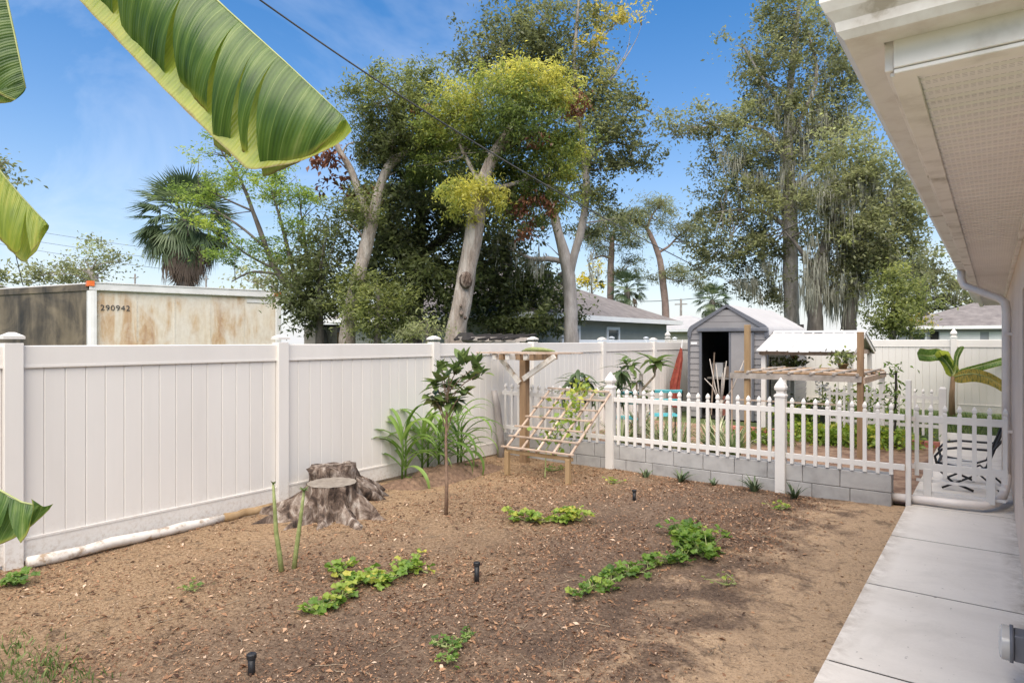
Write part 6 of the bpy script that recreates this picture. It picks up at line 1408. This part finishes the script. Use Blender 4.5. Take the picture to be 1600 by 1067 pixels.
# ------------------------------------------------------------------ corn on its mound
mo = []
V = []; nx, ny = 30, 50
for j in range(ny + 1):
    for i in range(nx + 1):
        x = -6.14 + 0.78 * i / nx; y = 5.15 + 2.1 * j / ny; u = i / nx * 2 - 1; v = j / ny * 2 - 1
        e = max(0, 1 - u * u) * max(0, 1 - v * v) ** 0.6
        V.append((x, y, -0.06 + e * (0.19 + 0.09 * noise.noise(Vector((x * 3, y * 2.2, 0))) + 0.05 * noise.noise(Vector((x * 9, y * 9, 3))) + 0.05 * noise.noise(Vector((x * 24, y * 24, 3))))))
F = [(j * (nx + 1) + i, j * (nx + 1) + i + 1, (j + 1) * (nx + 1) + i + 1, (j + 1) * (nx + 1) + i) for j in range(ny) for i in range(nx)]
o = MB().add(V, F).build('soil_mound', M['mound'], smooth=True); tag(o, kind='structure')
corn_me = []
for q in range(4):
    V = []; F = []; L = 0.62 + 0.07 * q; n = 10; up_ = 0.95 - 0.12 * q
    a = R(68 - 6 * q); x = z_ = 0.0
    for i in range(n + 1):
        t = i / n; w_ = 0.030 * (math.sin(math.pi * min(1, t * 0.9 + 0.12)) ** 0.8 if t < 1 else 0.02)
        V += [(x, -w_, z_ + w_ * .4), (x, 0, z_), (x, w_, z_ + w_ * .4)]
        a -= R((13 + 2.5 * q) * (0.35 + 1.1 * t)); x += math.cos(a) * L / n; z_ += math.sin(a) * L / n
    for i in range(n): k = 3 * i; F += [(k, k + 1, k + 4, k + 3), (k + 1, k + 2, k + 5, k + 4)]
    me = bpy.data.meshes.new('leaf'); me.from_pydata(V, [], F); me.polygons.foreach_set('use_smooth', [True] * len(F)); me.materials.append(M['lf_corn']); corn_me.append(me)
def corn(label, x, y, h, n):
    root = thing('corn_plant', label, 'corn plant', (x, y, 0.08), 'young corn plants by the white fence')
    MB().tube([(0, 0, -0.05), (0.01, 0, h * 0.5), (0, 0.01, h * .8)], [0.016, 0.013, 0.006], 7).build('stalk', M['lf_corn'], root, smooth=True)
    for k in range(n):
        t = k / (n - 1); inst('leaf', corn_me[random.randrange(4)], root, (0, 0, h * (0.06 + 0.62 * t)), (random.uniform(-.15, .15), random.uniform(-.1, .15) - 0.3 * t, k * math.pi + random.uniform(-.7, .7) + 0.4), (random.uniform(.85, 1.15) * (0.9 + .25 * t),) * 3)
for (px, py, h, lb) in ((610, 742, 0.62, 'corn plant at the left end of the row whose leaf arches far left'), (616, 741, 0.55, 'lower corn plant tucked beside the leftmost one'), (641, 735, 0.66, 'tall corn plant in the middle of the left clump'), (650, 733, 0.58, 'corn plant right of the tall middle one'), (672, 730, 0.5, 'short corn plant left of the sapling trunk'), (684, 728, 0.52, 'corn plant directly behind the sapling trunk'), (707, 724, 0.68, 'tall corn plant at the right end of the row'), (713, 723, 0.56, 'corn plant leaning right past the right end')):
    g = G(px, py, 0.06); corn(lb, min(max(g.x, -5.95), -5.4), g.y, h * 1.25, 11)

# ------------------------------------------------------------------ sapling
sp_ = G(697, 806); sg = thing('sapling', 'slender young tree with glossy dark leaves in the middle of the yard', 'sapling', (sp_.x, sp_.y, 0))
mb = MB(); mb.tube([(0, 0, -0.03), (0.008, 0, 0.35), (-0.006, 0.005, 0.75), (0.01, 0, 1.1), (0.03, 0.01, 1.42)], [0.020, 0.017, 0.014, 0.011, 0.007], 8, jit=0.15)
mb.build('trunk', M['sapling_bark'], sg, smooth=True)
me_sap = [leaf_obj_mesh('leaf', 0.125, 0.066, M['lf_sapling'], fold=.3, droop=.12, shape=.75), leaf_obj_mesh('leaf', 0.14, 0.07, M['lf_sapling'], fold=.2, droop=.3, shape=.75), leaf_obj_mesh('leaf', 0.10, 0.056, M['lf_sapling'], fold=.35, droop=.05, shape=.75)]
for (px, py, dz, n, el) in ((725, 565, 0, 12, 50), (745, 572, .05, 10, 25), (712, 580, -.1, 11, 30), (735, 590, .1, 10, 10), (690, 575, .05, 9, 20), (680, 600, -.05, 10, 0), (705, 605, .12, 11, 5), (725, 612, -.1, 10, 0), (752, 582, 0, 6, 10), (698, 625, .0, 10, -15), (682, 630, .1, 10, -20), (690, 590, -.15, 8, 15), (715, 630, .1, 9, -25), (676, 618, 0, 7, -10)):
    c = W(px, py, 6.5 + dz); c = Vector((c.x - sp_.x, c.y - sp_.y, c.z)); zb = max(0.85, c.z - 0.28)
    MB().tube([(0.01, 0, zb), Vector((0.01, 0, zb)).lerp(c, .5) + Vector((0, 0, .03)), c], [0.006, 0.005, 0.003], 5).build('branch', M['sapling_bark'], sg)
    for k in range(int(n * 1.5)): inst('leaf', random.choice(me_sap), sg, c + Vector((random.uniform(-.03, .03), random.uniform(-.03, .03), random.uniform(-.04, .04))), (random.uniform(-.5, .5), -R(el + 15 + random.uniform(-30, 35)), k * 2.399 + random.uniform(-.3, .3)), (random.uniform(.9, 1.3),) * 3)

# two bare cuttings
for (bx, by, tx, ty, lb) in ((441, 892, 427, 757, 'left one of two bare green cuttings standing in the soil'), (459, 888, 475, 767, 'right one of two bare green cuttings, tipped with a few new leaves')):
    g = G(bx, by); zc = CAMH * 1000 / (by - 532); tp = W(tx, ty, zc) - Vector((g.x, g.y, 0)); c = thing('green_cutting', lb, 'plant', (g.x, g.y, 0), 'bare green cuttings')
    mid = Vector((0, 0, -0.02)).lerp(tp, 0.45) + right * (-0.015 if tx < bx else 0.0)
    MB().tube([(0, 0, -0.03), Vector((0, 0, 0)).lerp(mid, .5), mid, mid.lerp(tp, .5), tp], [0.019, 0.017, 0.016, 0.014, 0.011], 9, jit=0.25).build('stem', M['stem_green'], c, smooth=True)
    for k in range(3 if tx < bx else 8): inst('leaf', me_sap[2], c, tp, (0, -R(random.uniform(0, 60)), k * 2.4), (0.45 if tx < bx else 0.55,) * 3)

# sprinkler risers
for (px, py, h, lb) in ((745, 908, .155, 'black sprinkler riser in the middle of the yard'), (991, 781, .12, 'black sprinkler riser nearest the picket fence'), (393, 1053, .11, 'black sprinkler riser at the bottom left of the picture')):
    g = G(px, py); s = thing('sprinkler', lb, 'sprinkler', (g.x, g.y, gh(g.x, g.y)), 'black sprinkler risers')
    MB().lathe([(0.019, -0.03), (0.019, h - 0.022)], (0, 0, 0), 14).build('riser', M['black'], s, smooth=True)
    MB().lathe([(0.026, h - 0.024), (0.026, h - 0.003), (0.022, h), (0.008, h - 0.002)], (0, 0, 0), 14).build('cap', M['black'], s)

# ------------------------------------------------------------------ melon vines on the ground: lobed leaves on short stalks along runners
def lobed_leaf(c, az, tilt, sz, V, F, Rn, r):
    pts = []; n = 20
    for i in range(n):
        a = math.pi * 2 * i / n; rr = sz * (0.5 + 0.5 * (0.32 + 0.68 * math.cos(a * 2.5) ** 2)) * (0.55 if i == 0 else 1)
        pts.append(Vector((math.cos(a) * rr * 0.5 + 0.15 * sz, math.sin(a) * rr * 0.5, 0.10 * sz * math.sin(a * 3))))
    m_ = Matrix.Rotation(az, 3, 'Z') @ Matrix.Rotation(tilt, 3, 'Y'); k = len(V); V.append(tuple(c + m_ @ Vector((0.1 * sz, 0, -0.08 * sz))))
    for p in pts: V.append(tuple(c + m_ @ p))
    for i in range(n): F.append((k, k + 1 + i, k + 1 + (i + 1) % n)); Rn.append(r)
def melon(name, label, runs, n, sz, h, tone, spread, cat='vine', group='leafy vines creeping over the soil'):
    P0 = G(*runs[0][0]); root = thing(name, label, cat, (P0.x, P0.y, 0), group); V = []; F = []; Rn = []; stem = MB(); allp = []
    for run in runs:
        pts = [G(*p) - P0 for p in run]
        sm = []
        for a, b in zip(pts[:-1], pts[1:]):
            for t in range(6): q = a.lerp(b, t / 6) + Vector((random.uniform(-.02, .02), random.uniform(-.02, .02), 0)); q.z = gh(q.x + P0.x, q.y + P0.y) + 0.012 + 0.012 * random.random(); sm.append(q)
        if len(sm) > 1: stem.tube(sm, 0.006, 5); allp += sm
    for _ in range(n):
        b = random.choice(allp); q = b + Vector((random.gauss(0, spread), random.gauss(0, spread), 0)); q.z = b.z + h * random.uniform(0.15, 1)
        stem.tube([b, b.lerp(q, .6) + Vector((0, 0, .01)), q], [0.004, 0.0035, 0.003], 4)
        for _k in range(2): lobed_leaf(q + Vector((random.gauss(0, .02), random.gauss(0, .02), random.gauss(0, .012))), random.uniform(0, 6.28), random.uniform(-.7, .7), sz * random.uniform(.4, .95), V, F, Rn, min(1, max(0, random.gauss(tone, .2))))
    stem.build('stem', M['stem_green'], root)
    me = bpy.data.meshes.new('foliage'); me.from_pydata(V, [], F); a = me.attributes.new('rnd', 'FLOAT', 'FACE'); a.data.foreach_set('value', np.array(Rn, dtype=np.float32)); me.materials.append(M['lf_vine']); link('foliage', me, root)
    return root
melon('melon_vine', 'yellow green vine patch spreading left of the middle sprinkler', [[(490, 960), (520, 950), (545, 925), (580, 905), (600, 915)], [(545, 925), (535, 898), (520, 895)], [(580, 915), (620, 905), (655, 890), (670, 900)], [(640, 895), (650, 875)]], 105, 0.105, 0.07, .62, 0.055)
melon('melon_vine', 'small yellow green vine patch in the centre of the yard', [[(806, 812), (830, 818), (860, 818), (890, 815), (912, 818)], [(880, 818), (900, 806)]], 62, 0.12, 0.09, .72, 0.06)
melon('melon_vine', 'long dark green vine trailing toward the walkway with a leafy head', [[(908, 935), (940, 920), (970, 905), (1005, 895), (1040, 885), (1070, 880)], [(1070, 880), (1085, 860), (1100, 850)]], 90, 0.10, 0.07, .42, 0.05)
melon('melon_vine', 'leafy green vine clump at the right head of the long trailing vine', [[(1055, 835), (1075, 845), (1095, 855), (1115, 862)], [(1060, 855), (1085, 868), (1105, 875)]], 85, 0.13, 0.14, .42, 0.07)
melon('small_weed', 'straggly grey green weed near the bottom centre of the yard', [[(680, 1005), (700, 1015), (720, 1000), (740, 993)], [(700, 1015), (700, 1045)]], 30, 0.055, 0.03, .25, 0.03, 'weed', 'small weeds on the bare soil')
for px, py, n, s, tone, lb in ((648, 752, 26, .07, .2, 'low dark weed at the foot of the corn mound'), (742, 735, 26, .07, .2, 'low dark weed right of the corn row'), (1218, 797, 10, .07, .75, 'tiny bright weed in front of the second picket post'), (960, 757, 8, .07, .8, 'tiny yellow weed near the first picket post'), (1140, 915, 5, .05, .7, 'tiny bright sprout beside the leafy vine head'), (20, 915, 22, .09, .3, 'grey green weed at the left edge below the fence'), (865, 735, 14, .06, .4, 'straggly seedling under the sloping trellis'), (300, 922, 6, .05, .4, 'tiny sprout left of the two cuttings')):
    melon('small_weed', lb, [[(px - 10, py), (px, py + 1), (px + 10, py)]], n, s, 0.06, tone, 0.05, 'weed', 'small weeds on the bare soil')

# ------------------------------------------------------------------ ground cover: fallen leaves, mulch chips, grass tufts
def litter(name, n, smin, smax, aspect, xs, ys, dens, zoff=0.006):
    xs_ = rng.uniform(*xs, n * 3); ys_ = rng.uniform(*ys, n * 3); keep = []
    for i in range(n * 3):
        if rng.random() < dens(xs_[i], ys_[i]): keep.append(i)
        if len(keep) >= n: break
    xs_ = xs_[keep]; ys_ = ys_[keep]; n = len(keep)
    zs = np.array([gh(x, y) for x, y in zip(xs_, ys_)]) + zoff * rng.random(n) + 0.002
    P = np.stack([xs_, ys_, zs], 1); nr = rng.normal(size=(n, 3)) * np.array((.35, .35, 0)) + np.array((0, 0, 1)); nr /= np.linalg.norm(nr, axis=1)[:, None]
    a = rng.random(n) * 6.283; d = np.stack([np.cos(a), np.sin(a), np.zeros(n)], 1); d -= nr * (d * nr).sum(1)[:, None]; s = np.cross(nr, d)
    L = (smin + (smax - smin) * rng.random(n) ** 2)[:, None]; V = np.empty((n, 4, 3)); cv = (rng.random(n)[:, None] - .3) * .35
    V[:, 0] = P - d * L / 2; V[:, 2] = P + d * L / 2; V[:, 1] = P + s * L * aspect / 2 + nr * L * cv; V[:, 3] = P - s * L * aspect / 2 + nr * L * cv
    o = npmesh(name, V.reshape(-1, 3), np.arange(n * 4).reshape(n, 4), M['litter'], None, np.clip(rng.normal(.46, .30, n), 0, 1))
    tag(o, kind='stuff'); return o
def dmulch(x, y):
    c = 0.5 + 0.9 * noise.noise(Vector((x * 0.8, y * 0.8, 7))) + 0.5 * noise.noise(Vector((x * 2.6, y * 2.6, 2)))
    mid = math.exp(-((x + 3.0) / 1.7) ** 2)
    edge = 1 if x < -1.7 else max(0.06, 1 - (x + 1.7) / 0.5)
    return max(0.12, min(1, (0.45 + 0.55 * mid) * c * 1.5)) * edge
litter('fallen_leaves', 13000, 0.014, 0.055, 0.46, (-6.1, -0.78), (1.2, 7.9), dmulch, 0.012)
litter('mulch_chips', 95000, 0.005, 0.026, 0.34, (-6.1, -0.74), (1.2, 7.9), dmulch)
V = []; F = []; n = 2600
ico = bmesh.new(); bmesh.ops.create_icosphere(ico, subdivisions=1, radius=1.0); iv = [v.co.copy() for v in ico.verts]; fi = [[v.index for v in f.verts] for f in ico.faces]; ico.free()
for _ in range(n):
    x = random.uniform(-6.05, -0.8); y = random.uniform(1.3, 7.8)
    if random.random() > 0.25 + 0.75 * max(0, noise.noise(Vector((x * 1.1, y * 1.1, 4))) + 0.35): continue
    r = 0.004 + 0.016 * random.random() ** 3; s = Vector((random.uniform(.7, 1.4), random.uniform(.7, 1.4), random.uniform(.5, .9))) * r; c = Vector((x, y, gh(x, y) + r * 0.2)); k = len(V)
    for v in iv: V.append(tuple(c + Vector((v.x * s.x, v.y * s.y, v.z * s.z)) * random.uniform(.75, 1.2)))
    F += [(k + a, k + b, k + d) for a, b, d in fi]
tag(MB().add(V, F).build('soil_clods', M['soil']), kind='stuff')
tw = MB()
for _ in range(230):
    x = random.uniform(-6.0, -1.0); y = random.uniform(1.4, 7.7); a = random.uniform(0, 6.28); l = random.uniform(.05, .22); d = Vector((math.cos(a), math.sin(a), 0)); sd_ = Vector((-d.y, d.x, 0))
    P = []
    for q in range(4):
        p = Vector((x, y, 0)) + d * (l * (q / 3 - .5)) + sd_ * random.uniform(-.012, .012); p.z = gh(p.x, p.y) + 0.004 + random.uniform(0, .008); P.append(p)
    r = random.uniform(.0012, .003); tw.tube(P, [r, r * .9, r * .8, r * .5], 4)
tag(tw.build('fallen_twigs', M['twig']), kind='stuff')
def tuft(label, pts, n, L):
    V = []; F = []; Rn = []
    for _ in range(n):
        p = random.choice(pts); g = G(*p); x = g.x + random.gauss(0, .10); y = g.y + random.gauss(0, .10); z0 = gh(x, y); a = random.uniform(0, 6.28); l = L * random.uniform(.4, 1.1); d = Vector((math.cos(a), math.sin(a), 0)) * random.uniform(.2, .8) * l; s = Vector((-math.sin(a), math.cos(a), 0)) * 0.0035; k = len(V); b = Vector((x, y, z0))
        V += [tuple(b - s), tuple(b + s), tuple(b + d * .5 + Vector((0, 0, l * .6)) + s * .8), tuple(b + d + Vector((0, 0, l * .8)))]; F.append((k, k + 1, k + 2, k + 3)); Rn.append(random.random())
    return tag(npmesh('grass', np.array(V), np.array(F), M['grass'], None, np.array(Rn)), label, kind='stuff')
tuft('short grass tufts at the bottom left corner', [(5, 1010), (12, 1022), (40, 1045), (60, 1040), (110, 1062), (5, 1058), (75, 1055)], 420, .06)
# lawn strip by the far fence
n = 6000; V = []; F = []; Rn = []
for _ in range(n):
    x = random.uniform(-2.2, 1.6); y = random.uniform(14.2, 18.7); a = random.uniform(0, 6.28); l = random.uniform(.04, .12); b = Vector((x, y, 0.0)); s = Vector((-math.sin(a), math.cos(a), 0)) * .008; d = Vector((math.cos(a), math.sin(a), 0)) * l * .5; k = len(V)
    if -0.75 < x < 0.25 and y < 14.75: continue
    V += [tuple(b - s), tuple(b + s), tuple(b + d * .5 + s * .7 + Vector((0, 0, l * .6))), tuple(b + d + Vector((0, 0, l)))]; F.append((k, k + 1, k + 2, k + 3)); Rn.append(random.random())
tag(npmesh('lawn_grass', np.array(V), np.array(F), M['grass'], None, np.array(Rn)), kind='stuff')
